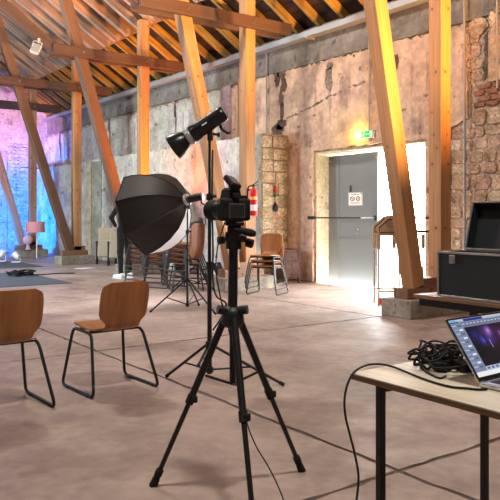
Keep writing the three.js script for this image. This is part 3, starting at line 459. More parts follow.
// ================================================================ CHAIRS
function chairShell() {
  const prof = [[-0.235, 0.448], [-0.21, 0.455], [-0.12, 0.452], [0, 0.442], [0.1, 0.437], [0.16, 0.443], [0.195, 0.465], [0.215, 0.505], [0.232, 0.56], [0.252, 0.64], [0.268, 0.71], [0.28, 0.785]];
  const cv = new THREE.CatmullRomCurve3(prof.map(([z, y]) => V(0, y, z)), false, 'centripetal'), N = 44, Mx = 12, pos = [[], []], uv = [];
  const wid = (s) => { // half width along the profile
    const k = [[0, 0.165], [0.04, 0.185], [0.12, 0.2], [0.3, 0.205], [0.42, 0.2], [0.47, 0.185], [0.505, 0.15], [0.53, 0.134], [0.57, 0.13], [0.61, 0.14], [0.66, 0.175], [0.70, 0.186], [0.8, 0.189], [0.9, 0.187], [0.955, 0.178], [0.985, 0.155], [1, 0.12]];
    for (let i = 0; i < k.length - 1; i++) if (s <= k[i + 1][0]) return mix(k[i][1], k[i + 1][1], sst(0, 1, (s - k[i][0]) / (k[i + 1][0] - k[i][0]))); return 0.12; };
  const T = 0.006;
  for (let i = 0; i <= N; i++) {
    const s = i / N, p = cv.getPointAt(s), t = cv.getTangentAt(s), n = V(0, t.z, -t.y), w = wid(s), back = sst(0.5, 0.7, s);
    for (let j = 0; j <= Mx; j++) { const q = (j / Mx) * 2 - 1, x = q * w; const d = V(0, 0, -0.028 * back * q * q * (w / 0.19) ** 2).add(V(0, 0.006 * (1 - back) * q * q, 0)); for (const e of [0, 1]) { const v = p.clone().add(d).addScaledVector(n, e ? T : -T); pos[e].push([x, v.y, v.z]); } uv.push([x, s * 0.8]); }
  }
  const P = [], U = [], I = [], W = Mx + 1, id = (i, j) => i * W + j;
  for (const e of [0, 1]) pos[e].forEach((v, k) => { P.push(...v); U.push(uv[k][1], uv[k][0]); });
  const off = pos[0].length;
  for (let i = 0; i < N; i++) for (let j = 0; j < Mx; j++) { const a = id(i, j), b = id(i, j + 1), c = id(i + 1, j), d = id(i + 1, j + 1); I.push(a, c, b, b, c, d); I.push(off + a, off + b, off + c, off + b, off + d, off + c); }
  const rim = []; for (let i = 0; i <= N; i++) rim.push(id(i, 0)); for (let j = 1; j <= Mx; j++) rim.push(id(N, j)); for (let i = N - 1; i >= 0; i--) rim.push(id(i, Mx)); for (let j = Mx - 1; j > 0; j--) rim.push(id(0, j));
  for (let k = 0; k < rim.length; k++) { const a = rim[k], b = rim[(k + 1) % rim.length]; I.push(a, off + a, b, b, off + a, off + b); }
  let g = new THREE.BufferGeometry(); g.setAttribute('position', new THREE.Float32BufferAttribute(P, 3)); g.setAttribute('uv', new THREE.Float32BufferAttribute(U, 2)); g.setIndex(I);
  return toCreasedNormals(g, 0.7);
}
const shellG = chairShell();
function makeChair(name, label, frameMat, group, shell = MT.ply) {
  const t = thing(name, label, 'chair', V(0, 0, 0), 0, group), r = 0.0115;
  mesh('seat_shell', shellG, shell, t);
  for (const s of [-1, 1]) {
    const loop = fillet([V(s * 0.255, r, -0.25), V(s * 0.255, r, 0.265), V(s * 0.2, 0.418, 0.12), V(s * 0.2, 0.428, -0.18)], 0.055, true);
    const f = mesh('sled_frame', pipe(loop, r, 8, true), frameMat, t);
    for (const z of [-0.15, 0.18]) mesh('glide', bx(0.026, 0.008, 0.03, s * 0.255, 0.004, z, 0.003), MT.rubber, f);
  }
  for (const z of [-0.12, 0.07]) mesh('cross_tube', cyl(V(-0.2, 0.422, z), V(0.2, 0.422, z), 0.0105), frameMat, t);
  mesh('seat_bracket', bx(0.2, 0.016, 0.2, 0, 0.426, 0.0, 0.004), frameMat, t);
  return t;
}
const cB = makeChair('plywood_chair', 'orange plywood chair with a bare seat, next to the tall strobe stand', MT.black, 'plywood chairs facing the stage'); cB.position.set(2.11, 0, -4.68); cB.rotation.y = 0.05;
dup(cB, V(1.315, 0, -4.60), 0.05, 'orange plywood chair standing beyond its twin from the strobe stand');
// stacked spare chairs by the second truss
const chromeBlack = std([0.03, 0.03, 0.03], { roughness: 0.35 });
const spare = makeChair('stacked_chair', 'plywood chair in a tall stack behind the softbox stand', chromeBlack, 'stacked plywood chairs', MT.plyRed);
{
  const stacks = [[5.85, -9.95, 2.75, 5, 'plywood chair in the tall stack behind the slim light stand'], [5.8, -10.6, 2.7, 5, 'plywood chair in the stack hidden under the softbox'], [5.75, -11.25, 2.8, 5, 'plywood chair in the dark stack beside the person in black'],
    [6.62, -8.72, 1.05, 3, 'plywood chair in the short stack next to the chest of drawers']];
  let first = true;
  for (const [x, z, turn, n, lab] of stacks) for (let k = 0; k < n; k++) {
    const p = V(x - Math.sin(turn) * 0.012 * k, k * 0.082, z - Math.cos(turn) * 0.012 * k);
    const lb = lab.replace('chair in', `chair, ${k === 0 ? 'lowest' : k === n - 1 ? 'topmost' : ['', 'second', 'third', 'fourth'][k] + ' from the floor'}, in`);
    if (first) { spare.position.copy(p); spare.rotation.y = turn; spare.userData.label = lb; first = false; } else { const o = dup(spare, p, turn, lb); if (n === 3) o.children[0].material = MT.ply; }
  }
}
// folding auditorium seats along the low wall
function foldSeat(p, turn, lab) {
  const t = thing('folding_seat', lab, 'seat', p, turn, 'beige folding auditorium seats');
  const b = mesh('backrest', bx(0.42, 0.6, 0.06, 0, 0.64, 0.1, 0.028), MT.beigeSeat, t); b.rotation.x = 0.08;
  const s = mesh('tip_up_seat', bx(0.43, 0.44, 0.09, 0, 0.4, -0.1, 0.04), MT.beigeSeat, t); s.rotation.x = 0.1;
  for (const k of [-1, 1]) { const a = mesh('side_panel', bx(0.03, 0.42, 0.22, k * 0.235, 0.36, 0.0, 0.012), std([0.06, 0.045, 0.035]), t); mesh('foot', bx(0.05, 0.17, 0.16, k * 0.235, 0.085, 0.03, 0.01), MT.black, a); mesh('armrest', bx(0.045, 0.03, 0.26, k * 0.235, 0.58, 0.0, 0.01), std([0.06, 0.045, 0.035]), a); }
}
foldSeat(onH(100, 264).add(V(0.1, 0, 0.16)), -YAW + 0.1 + Math.PI, 'beige folding auditorium seat next to the timber truss footing');
foldSeat(onH(113, 265.5).add(V(0.08, 0, 0.12)), -YAW + 0.1 + Math.PI, 'beige folding auditorium seat close to the person in black');

// ================================================================ LIGHT STANDS
function lightStand(label, cx, cz, feet, collar, hub, top, r) {
  const t = thing('light_stand', label, 'light stand', cw(cx, 0, cz), -YAW);
  const L = top;
  mesh('pole', [cyl(V(0, hub - 0.03, 0), V(0, L * 0.48, 0), r, r), cyl(V(0, L * 0.48, 0), V(0, L * 0.76, 0), r * 0.8), cyl(V(0, L * 0.76, 0), V(0, L, 0), r * 0.62)], MT.black, t);
  for (const y of [L * 0.48, L * 0.76]) { const c = mesh('locking_collar', [cyl(V(0, y - 0.03, 0), V(0, y + 0.02, 0), r * 1.5)], MT.black, t); mesh('knob', cyl(V(r, y, 0), V(r + 0.04, y, 0.01), 0.012), MT.black, c); }
  mesh('leg_collar', cyl(V(0, collar - 0.03, 0), V(0, collar + 0.03, 0), r * 1.7), MT.black, t);
  mesh('hub', cyl(V(0, hub - 0.02, 0), V(0, hub + 0.02, 0), r * 1.6), MT.black, t);
  for (const [fx, fz] of feet) {
    const a = V(fx, 0.012, fz), top0 = V(0, collar, 0).addScaledVector(V(fx, 0, fz).normalize(), r * 1.4), lg = mesh('leg', pipe([top0, a], 0.011, 8), MT.black, t);
    mesh('rubber_foot', cyl(a.clone().lerp(top0, 0.06), a, 0.014), MT.rubber, lg);
    mesh('brace', pipe([V(0, hub, 0), top0.clone().lerp(a, 0.55)], 0.007, 6), MT.black, lg);
  }
  return t;
}
const localFeet = (cx, cz, list) => list.map(([px, py]) => { const z = EYE * F / (py - HORIZON); return [rx(px) * z - cx, -(z - cz)]; });
lightStand('tall black light stand carrying the bare-reflector strobe', -0.305, 5.2, [...localFeet(-0.305, 5.2, [[166, 378], [284, 386.6]]), [-0.12, -0.48]], 0.27, 0.085, 1.83, 0.0175);
lightStand('black light stand carrying the octagonal softbox', -0.82, 9.05, localFeet(-0.82, 9.05, [[150, 313], [215.6, 315], [199, 306]]), 0.40, 0.075, 1.36, 0.0165);
lightStand('slim black light stand in front of the chair stacks', -0.88, 11.7, [[-0.42, 0.12], [0.28, 0.32], [0.14, -0.42]], 0.42, 0.1, 1.0, 0.014);

// head of the strobe: built along +y, then swung to its axis
{
  const t = thing('strobe_light', 'black studio strobe with a bowl reflector on the tall stand', 'strobe light', cw(-0.30, 1.83, 5.2), -YAW);
  const ax = V(-0.83, -0.545, -0.10).normalize(), o = V(-0.035, 0.095, 0), at = (g) => along(g, o, ax);
  const body = mesh('body', at(lathe([[0, -0.175], [0.045, -0.175], [0.058, -0.165], [0.062, -0.14], [0.062, 0.06], [0.068, 0.065], [0.068, 0.12], [0.06, 0.125], [0, 0.125]])), MT.blackSatin, t);
  mesh('rear_panel', at(lathe([[0, -0.178], [0.042, -0.178], [0.044, -0.17], [0, -0.17]])), MT.greyPlastic, body);
  mesh('mount_ring', at(lathe([[0.05, 0.125], [0.064, 0.127], [0.067, 0.135], [0.067, 0.165], [0.06, 0.17], [0.05, 0.17]])), std([0.55, 0.55, 0.56], { metalness: 0.6, roughness: 0.35 }), t);
  mesh('reflector', at(lathe([[0.044, 0.168], [0.056, 0.18], [0.074, 0.21], [0.089, 0.255], [0.0965, 0.3], [0.0995, 0.3], [0.0925, 0.254], [0.0775, 0.208], [0.059, 0.176], [0.048, 0.164]], 32)), MT.blackSatin, t);
  mesh('flash_tube', at(lathe([[0, 0.2], [0.02, 0.195], [0.024, 0.17], [0.02, 0.16]])), std([0.8, 0.8, 0.75], { roughness: 0.2 }), t);
  const sw = V(-ax.y, ax.x, 0).normalize().negate();   // downwards side of the body
  mesh('umbrella_bracket', [cyl(V(0.0, -0.02, 0), V(0, 0.03, 0), 0.022), bx(0.035, 0.07, 0.04, 0, 0.045, 0, 0.008)], MT.black, t);
  mesh('tilt_knob', [cyl(V(0.015, 0.03, 0), V(0.06, 0.025, 0.01), 0.01), cyl(V(0.055, 0.025, 0.01), V(0.075, 0.025, 0.01), 0.018)], MT.black, t);
  mesh('handle', pipe(fillet([V(0.075, 0.115, 0), V(0.08, 0.07, 0), V(0.135, 0.035, 0), V(0.15, 0.045, 0)], 0.02), 0.011, 8), MT.black, t);
  mesh('logo_strip', bx(0.07, 0.009, 0.002, 0, 0, 0).rotateZ(0.58).translate(-0.03, 0.105, 0.0625), MT.whitePlastic, t);
}
// octagonal softbox with its strobe
{
  const px = 187, py = 200, zc = 9.05, c = onD(px, py, zc), t = thing('octagonal_softbox', 'large black octagonal softbox facing away', 'softbox', c, -YAW);
  const ax = V(-0.84, -0.27, -0.47).normalize(), q = new THREE.Quaternion().setFromUnitVectors(V(0, 1, 0), ax), at = (v) => v.applyQuaternion(q), D = 0.72, R = 0.58, n = 8, roll = 0.2, pick = (k) => { const a = roll + (k + 0.5) / n * Math.PI * 2, v = at(V(Math.cos(a), 0, Math.sin(a))); return 0.3 * v.x - v.y; }, sheenK = [0, 1, 2, 3, 4, 5, 6, 7].reduce((b, k) => (pick(k) > pick(b) ? k : b), 0);
  const prof = [[0.07, 0], [0.22, 0.06], [0.36, 0.16], [0.465, 0.3], [0.535, 0.46], [0.57, 0.6], [R, D]];
  const pt = (a, i, sag) => { const [r, y] = prof[i]; return at(V(Math.cos(a) * r * sag, y, Math.sin(a) * r * sag)); };
  for (let k = 0; k < n; k++) {
    const P = [], I = [], W = 5; for (let i = 0; i < prof.length; i++) for (let j = 0; j < W; j++) { const u = j / (W - 1), a = roll + (k + u) / n * Math.PI * 2, sag = 1 - 0.075 * Math.sin(u * Math.PI); const v = pt(a, i, sag); P.push(v.x, v.y, v.z); }
    for (let i = 0; i < prof.length - 1; i++) for (let j = 0; j < W - 1; j++) { const a = i * W + j; I.push(a, a + W, a + 1, a + 1, a + W, a + W + 1); }
    const g = new THREE.BufferGeometry(); g.setAttribute('position', new THREE.Float32BufferAttribute(P, 3)); g.setIndex(I); g.computeVertexNormals(); metreUV(g);
    mesh('fabric_panel', g, k === sheenK ? MT.white : MT.nylon, t);  // one panel is white: doorway sheen on the black fabric put into its colour
    mesh('seam_rod', pipe(prof.map((_, i) => pt(roll + k / n * Math.PI * 2, i, 1.005)), 0.006, 5), MT.nylon, t);
  }
  const rimP = []; for (let k = 0; k < n; k++) rimP.push(at(V(Math.cos(roll + k / n * 6.28319) * R, D, Math.sin(roll + k / n * 6.28319) * R)));
  mesh('rim_binding', pipe(rimP, 0.012, 6, true), MT.nylon, t);
  const dif = new THREE.CircleGeometry(R * 0.97, n, -roll); dif.rotateX(-Math.PI / 2); dif.translate(0, D - 0.03, 0); dif.applyQuaternion(q);
  mesh('front_diffuser', dif, std([0.9, 0.9, 0.9], { emissive: lin(0.9, 0.95, 1), emissiveIntensity: 1.2, side: THREE.DoubleSide }), t);
  mesh('speed_ring', along(lathe([[0.055, -0.02], [0.075, -0.02], [0.085, 0.0], [0.085, 0.02], [0.06, 0.025]], 20), V(0, 0, 0), ax), MT.alu, t);
  const L = new THREE.RectAreaLight(lin(0.9, 0.96, 1), 16, 0.85, 0.85); L.position.copy(at(V(0, D + 0.0, 0))); L.quaternion.setFromUnitVectors(V(0, 0, -1), ax); t.add(L);
  const s = thing('softbox_strobe', 'black strobe head plugged into the softbox', 'strobe light', c, -YAW), bk = ax.clone().multiplyScalar(-1), a2 = V(0.93, 0.22, 0.3).normalize();
  mesh('body', along(lathe([[0, 0.02], [0.05, 0.02], [0.052, 0.05], [0.05, 0.21], [0.045, 0.225], [0, 0.225]]), V(0, 0, 0), a2), MT.blackSatin, s);
  mesh('rear_panel', along(lathe([[0.03, 0.226], [0.05, 0.22], [0.053, 0.235], [0, 0.236]]), V(0, 0, 0), a2), MT.alu, s);
  mesh('handle', pipe(fillet([V(0.19, 0.03, 0.06), V(0.19, -0.04, 0.06), V(0.23, -0.06, 0.07)], 0.02), 0.01, 6), MT.black, s);
  mesh('bracket', [bx(0.04, 0.12, 0.05, 0.025, -0.05, 0.0, 0.008), cyl(V(0.02, -0.12, 0), V(0.02, -0.06, 0), 0.02)], MT.black, s);
}
{ // small continuous light on the slim stand
  const t = thing('small_video_light', 'small black video light tilted on the slim stand', 'video light', cw(-0.88, 1.0, 11.7), -YAW);
  const b = mesh('body', bx(0.24, 0.1, 0.13, 0, 0.1, 0, 0.02), MT.black, t); b.rotation.z = 0.28;
  mesh('bracket', [cyl(V(0, -0.03, 0), V(0, 0.07, 0), 0.022)], MT.black, t); mesh('side_arm', [cyl(V(-0.05, 0.06, 0), V(-0.18, 0.03, 0), 0.01)], MT.black, t);
  const f = mesh('barn_door', bx(0.01, 0.13, 0.14, 0.14, 0.13, 0), MT.black, t); f.rotation.z = 0.1;
}

// ================================================================ CAMERA ON TRIPOD
{
  const cx = -0.065, cz = 3.06, t = thing('camera_tripod', 'black three-legged photo tripod standing on the concrete floor', 'tripod', cw(cx, 0, cz), -YAW);
  const feet = [...localFeet(cx, cz, [[153, 486], [302, 471]]), [0.085, 0.41]], apex = V(-0.012, 0.79, 0);
  for (const [fx, fz] of feet) {
    const d = V(fx, 0, fz).normalize(), a = apex.clone().addScaledVector(d, 0.032), f = V(fx, 0.0, fz), j = a.clone().lerp(f, 0.47);
    const l = mesh('leg', [cyl(a.clone().add(V(0, 0.012, 0)), j, 0.0165, 0.0155), cyl(j, a.clone().lerp(f, 0.95), 0.0115, 0.011)], MT.black, t);
    mesh('leg_clamp', [cyl(j.clone().lerp(a, 0.05), j.clone().lerp(f, 0.05), 0.0195), bx(0.03, 0.03, 0.022, j.x + 0.016, j.y, j.z + 0.012, 0.006)], MT.blackMatte, l);
    mesh('rubber_foot', [cyl(a.clone().lerp(f, 0.945), f, 0.0165, 0.02), cyl(a.clone().lerp(f, 0.90), a.clone().lerp(f, 0.935), 0.018)], MT.rubber, l);
    mesh('brace', cyl(apex.clone().lerp(f, 0.33), V(apex.x, 0.5, 0), 0.006), MT.black, l);
  }
  mesh('shoulder', [lathe([[0, 0.75], [0.04, 0.755], [0.052, 0.78], [0.048, 0.82], [0.03, 0.845], [0, 0.845]]).translate(-0.012, 0, 0)], MT.black, t);
  for (const s of [-1, 1]) mesh('shoulder_knob', [cyl(V(-0.012 + s * 0.03, 0.83, 0.02), V(-0.012 + s * 0.066, 0.835, 0.03), 0.02), cyl(V(-0.012, 0.83, 0.0), V(-0.012 + s * 0.04, 0.83, 0.02), 0.012)], MT.black, t);
  mesh('centre_column', [cyl(V(-0.012, 0.5, 0), V(-0.012, 0.84, 0), 0.014), cyl(V(-0.012, 0.84, 0), V(-0.008, 1.13, 0), 0.0215, 0.021)], MT.black, t);
  mesh('pan_head', [cyl(V(-0.008, 1.10, 0), V(-0.008, 1.135, 0), 0.036), cyl(V(-0.008, 1.135, 0), V(-0.008, 1.175, 0), 0.027), bx(0.062, 0.055, 0.06, -0.004, 1.178, 0, 0.012), cyl(V(-0.045, 1.155, 0.01), V(0.05, 1.148, 0.01), 0.021), bx(0.085, 0.018, 0.065, -0.002, 1.211, 0, 0.005)], MT.black, t);
  mesh('tilt_knob', cyl(V(0.05, 1.13, 0.02), V(0.077, 1.122, 0.028), 0.02), MT.blackMatte, t); mesh('tilt_knob', cyl(V(-0.05, 1.14, 0.02), V(-0.075, 1.137, 0.03), 0.017), MT.blackMatte, t);
  mesh('pan_handle', [cyl(V(0.0, 1.185, 0.03), V(0.045, 1.178, 0.06), 0.008), along(lathe([[0, 0], [0.013, 0.003], [0.0165, 0.03], [0.0175, 0.058], [0.013, 0.075], [0, 0.079]], 14), V(0.022, 1.183, 0.04), V(0.85, -0.2, 0.5))], MT.rubber, t);
  // the camera itself
  const k = thing('dslr_camera', 'black digital camera with a flash trigger mounted on the tripod', 'camera', cw(cx - 0.006, 1.222, cz), -YAW + 0.62);
  mesh('body', [bx(0.148, 0.1, 0.062, 0, 0.052, 0, 0.014), bx(0.05, 0.098, 0.04, 0.05, 0.05, -0.04, 0.014)], MT.blackMatte, k);
  mesh('prism_hump', [extr([[-0.036, 0], [0.036, 0], [0.026, 0.04], [0.012, 0.05], [-0.012, 0.05], [-0.026, 0.04]], 0.06, { bevel: 0.004 }).translate(-0.01, 0.095, -0.04)], MT.blackMatte, k);
  mesh('viewfinder', [bx(0.034, 0.024, 0.02, -0.01, 0.112, 0.032, 0.005)], MT.rubber, k);
  const lcd = mesh('screen_bezel', bx(0.086, 0.066, 0.008, -0.008, 0.046, 0.033, 0.003), std([0.07, 0.07, 0.072], { roughness: 0.4 }), k); mesh('screen', bx(0.07, 0.05, 0.002, -0.008, 0.046, 0.0385), std([0.03, 0.03, 0.034], { roughness: 0.08 }), lcd);  // bezel greyer than the body: edge highlights put into its colour
  for (const [x, y] of [[0.052, 0.075], [0.052, 0.055], [0.052, 0.035], [-0.06, 0.085]]) mesh('button', along(new THREE.CylinderGeometry(0.005, 0.005, 0.006, 8), V(x, y, 0.033), V(0, 0, 1)), MT.rubber, k);
  mesh('dial', cyl(V(0.05, 0.1, 0), V(0.05, 0.115, 0), 0.02), MT.rubber, k);
  mesh('lens_barrel', along(lathe([[0, 0], [0.034, 0], [0.036, 0.012], [0.036, 0.045], [0.039, 0.05], [0.039, 0.085], [0.036, 0.09], [0, 0.09]], 24), V(-0.01, 0.05, -0.03), V(0, 0, -1)), MT.blackSatin, k);
  mesh('lens_hood', along(lathe([[0.038, 0.085], [0.042, 0.09], [0.049, 0.135], [0.046, 0.135], [0.04, 0.1]], 24), V(-0.01, 0.05, -0.03), V(0, 0, -1)), MT.blackMatte, k);
  const fx = mesh('flash_trigger', bx(0.06, 0.026, 0.078, -0.012, 0.168, 0.006, 0.008), MT.blackMatte, k); fx.geometry.translate(0.012, -0.168, -0.006); fx.position.set(-0.012, 0.172, 0.004); fx.rotation.set(0.62, 0, -0.25);
  mesh('trigger_screen', bx(0.046, 0.003, 0.05, 0, 0.0135, 0.004), std([0.10, 0.10, 0.11], { roughness: 0.3 }), fx);
  mesh('hot_shoe', bx(0.022, 0.02, 0.022, -0.01, 0.15, -0.005, 0.002), MT.black, k);
  mesh('quick_release', bx(0.07, 0.01, 0.05, 0, 0.002, 0, 0.003), MT.black, k);
  for (const s of [-1, 1]) mesh('strap_lug', bx(0.008, 0.02, 0.008, s * 0.077, 0.085, 0), MT.steel, k);
  // thin cable from the camera down to the floor
  const P = (px, py, z) => onD(px, py, z);
  tag(mesh('camera_cable', tube([P(225, 222, 3.02), P(218, 245, 3.0), P(216, 270, 3.0), P(221, 300, 3.0), P(230, 335, 2.98), P(238, 380, 2.95), P(246, 420, 2.9), P(256, 446, 2.86), P(268, 466, 2.83), P(278, 486, 2.8), onH(292, 520, 0.003), onH(330, 570, 0.003)], 0.0028, 6, 80), MT.rubber), 'thin black cable hanging from the camera to the floor', 'cable');
  tag(mesh('strobe_power_cable', tube([P(212.5, 150, 5.16), P(212, 200, 5.16), P(213, 250, 5.15), P(213, 280, 5.12), P(217, 297, 5.08), P(226, 303, 5.06), P(221, 318, 5.1), P(213, 330, 5.15)], 0.007, 6, 80), MT.rubber), 'black power cable drooping down the tall strobe stand', 'cable');
}
// ================================================================ PERSON
function sdfMesh(bones, lo, size, res) {                  // union of tapered capsules with a smooth minimum
  const mc = new MarchingCubes(res, MT.black, false, false, 200000); mc.isolation = 0; const S = mc.size, h = S / 2, f = mc.field, half = size / 2, c = lo.clone().addScalar(half);
  const q = bones.map(([a, b, r0, r1, s]) => ({ a, d: b.clone().sub(a), L2: Math.max(1e-9, b.clone().sub(a).lengthSq()), r0, r1, s: s || V(1, 1, 1) })), p = V(0, 0, 0), e = V(0, 0, 0);
  for (let z = 0; z < S; z++) for (let y = 0; y < S; y++) for (let x = 0; x < S; x++) {
    p.set(c.x + (x - h) / h * half, c.y + (y - h) / h * half, c.z + (z - h) / h * half); let m = 1;
    for (const k of q) { e.copy(p).sub(k.a); const t = Math.max(0, Math.min(1, e.dot(k.d) / k.L2)); e.addScaledVector(k.d, -t); const dd = Math.hypot(e.x / k.s.x, e.y / k.s.y, e.z / k.s.z) - (k.r0 + (k.r1 - k.r0) * t); const w = 0.03, hh = Math.max(0, w - Math.abs(m - dd)) / w; m = Math.min(m, dd) - hh * hh * w * 0.25; }
    f[x + y * S + z * S * S] = -m;
  }
  mc.update(); const n = mc.count ?? mc.geometry.drawRange.count, a = mc.positionArray.slice(0, n * 3);
  for (let i = 0; i < n; i++) { a[3 * i] = a[3 * i] * half + c.x; a[3 * i + 1] = a[3 * i + 1] * half + c.y; a[3 * i + 2] = a[3 * i + 2] * half + c.z; }
  let g = new THREE.BufferGeometry(); g.setAttribute('position', new THREE.BufferAttribute(new Float32Array(a), 3)); g = mergeVertices(g, 1e-4); g.computeVertexNormals(); return metreUV(g);
}
{
  const p = cw(-2.47, 0, 13.6), t = thing('person', 'person in black clothes and white shoes, hand on hip, behind the softbox', 'person', p, -YAW + 0.9);
  const cloth = std([0.006, 0.006, 0.007], { roughness: 0.9 }), skin = std([0.55, 0.34, 0.25], { roughness: 0.6 }), hair = std([0.03, 0.02, 0.015], { roughness: 0.6 });
  const B = []; const bone = (a, b, r0, r1, s) => B.push([a, b, r0, r1, s]);
  bone(V(0, 0.98, 0), V(0, 1.14, 0), 0.125, 0.112, V(1.15, 1, 0.82)); bone(V(0, 1.14, 0), V(0, 1.36, 0), 0.115, 0.125, V(1.25, 1, 0.85)); bone(V(-0.15, 1.42, 0), V(0.15, 1.42, 0), 0.062, 0.062); bone(V(0, 1.4, 0), V(0, 1.5, -0.01), 0.06, 0.052);
  for (const s of [-1, 1]) { bone(V(s * 0.085, 0.95, 0), V(s * 0.10, 0.52, -0.015), 0.09, 0.062); bone(V(s * 0.10, 0.52, -0.015), V(s * 0.115, 0.09, 0.02), 0.06, 0.045); }
  bone(V(-0.17, 1.41, 0), V(-0.37, 1.2, 0.04), 0.052, 0.044); bone(V(-0.37, 1.2, 0.04), V(-0.21, 1.04, -0.03), 0.042, 0.034);
  bone(V(0.17, 1.41, 0), V(0.225, 1.12, 0.02), 0.052, 0.043); bone(V(0.225, 1.12, 0.02), V(0.23, 0.88, -0.06), 0.042, 0.032);
  mesh('body', sdfMesh(B, V(-0.9, 0.0, -0.9), 1.8, 96), cloth, t);
  const H = [[V(0, 1.6, -0.01), V(0, 1.665, 0.0), 0.075, 0.082, V(0.92, 1, 1.08)], [V(0, 1.555, -0.035), V(0, 1.575, -0.04), 0.05, 0.05], [V(0, 1.6, -0.098), V(0, 1.575, -0.108), 0.012, 0.015], [V(0, 1.48, 0.0), V(0, 1.56, 0), 0.05, 0.05], [V(-0.082, 1.605, 0), V(-0.082, 1.635, 0.005), 0.016, 0.02, V(0.5, 1, 1)], [V(0.082, 1.605, 0), V(0.082, 1.635, 0.005), 0.016, 0.02, V(0.5, 1, 1)], [V(-0.014, 1.553, -0.088), V(0.014, 1.553, -0.088), 0.008, 0.008]];
  mesh('head', sdfMesh(H, V(-0.16, 1.44, -0.17), 0.33, 64), skin, t);
  mesh('hair', sdfMesh([[V(0, 1.665, 0.02), V(0, 1.70, 0.015), 0.088, 0.075, V(0.98, 1, 1.1)], [V(0, 1.6, 0.05), V(0, 1.66, 0.04), 0.06, 0.08]], V(-0.16, 1.5, -0.14), 0.32, 48), hair, t);
  for (const s of [-1, 1]) mesh('eye', new THREE.SphereGeometry(0.011, 10, 8).translate(s * 0.03, 1.615, -0.082), hair, t);
  const hand = (w, dir, out, name) => { const d = dir.clone().normalize(), o = out.clone().normalize(), n = d.clone().cross(o).normalize(), K = [[w, w.clone().addScaledVector(d, 0.085), 0.026, 0.03]]; for (let i = 0; i < 4; i++) { const b0 = w.clone().addScaledVector(d, 0.085).addScaledVector(o, (i - 1.5) * 0.021), l = [0.05, 0.06, 0.055, 0.04][i], m = b0.clone().addScaledVector(d, l * 0.6).addScaledVector(n, 0.008); K.push([b0, m, 0.009, 0.0085], [m, m.clone().addScaledVector(d, l * 0.5).addScaledVector(n, 0.022), 0.0085, 0.007]); } const tb = w.clone().addScaledVector(d, 0.03).addScaledVector(o, -0.03); K.push([tb, tb.clone().addScaledVector(d, 0.04).addScaledVector(o, -0.025), 0.012, 0.01]); const lo = w.clone().addScaledVector(d, 0.07).addScalar(-0.14); mesh(name, sdfMesh(K, lo, 0.28, 64), skin, t); };
  hand(V(-0.205, 1.035, -0.035), V(0.35, -0.45, -0.75), V(0.1, 0.8, -0.45), 'hand'); hand(V(0.23, 0.86, -0.065), V(0, -1, -0.2), V(0, 0.2, 1), 'hand');
  for (const s of [-1, 1]) { const f = mesh('shoe', sdfMesh([[V(s * 0.115, 0.05, 0.04), V(s * 0.125, 0.042, -0.15), 0.046, 0.04, V(1, 1, 1)], [V(s * 0.115, 0.085, 0.03), V(s * 0.115, 0.06, 0), 0.045, 0.045]], V(s * 0.12 - 0.16, -0.01, -0.22), 0.32, 40), MT.white, t); mesh('sole', bx(0.085, 0.016, 0.27, s * 0.12, 0.008, -0.055, 0.007), MT.whitePlastic, f); }
}
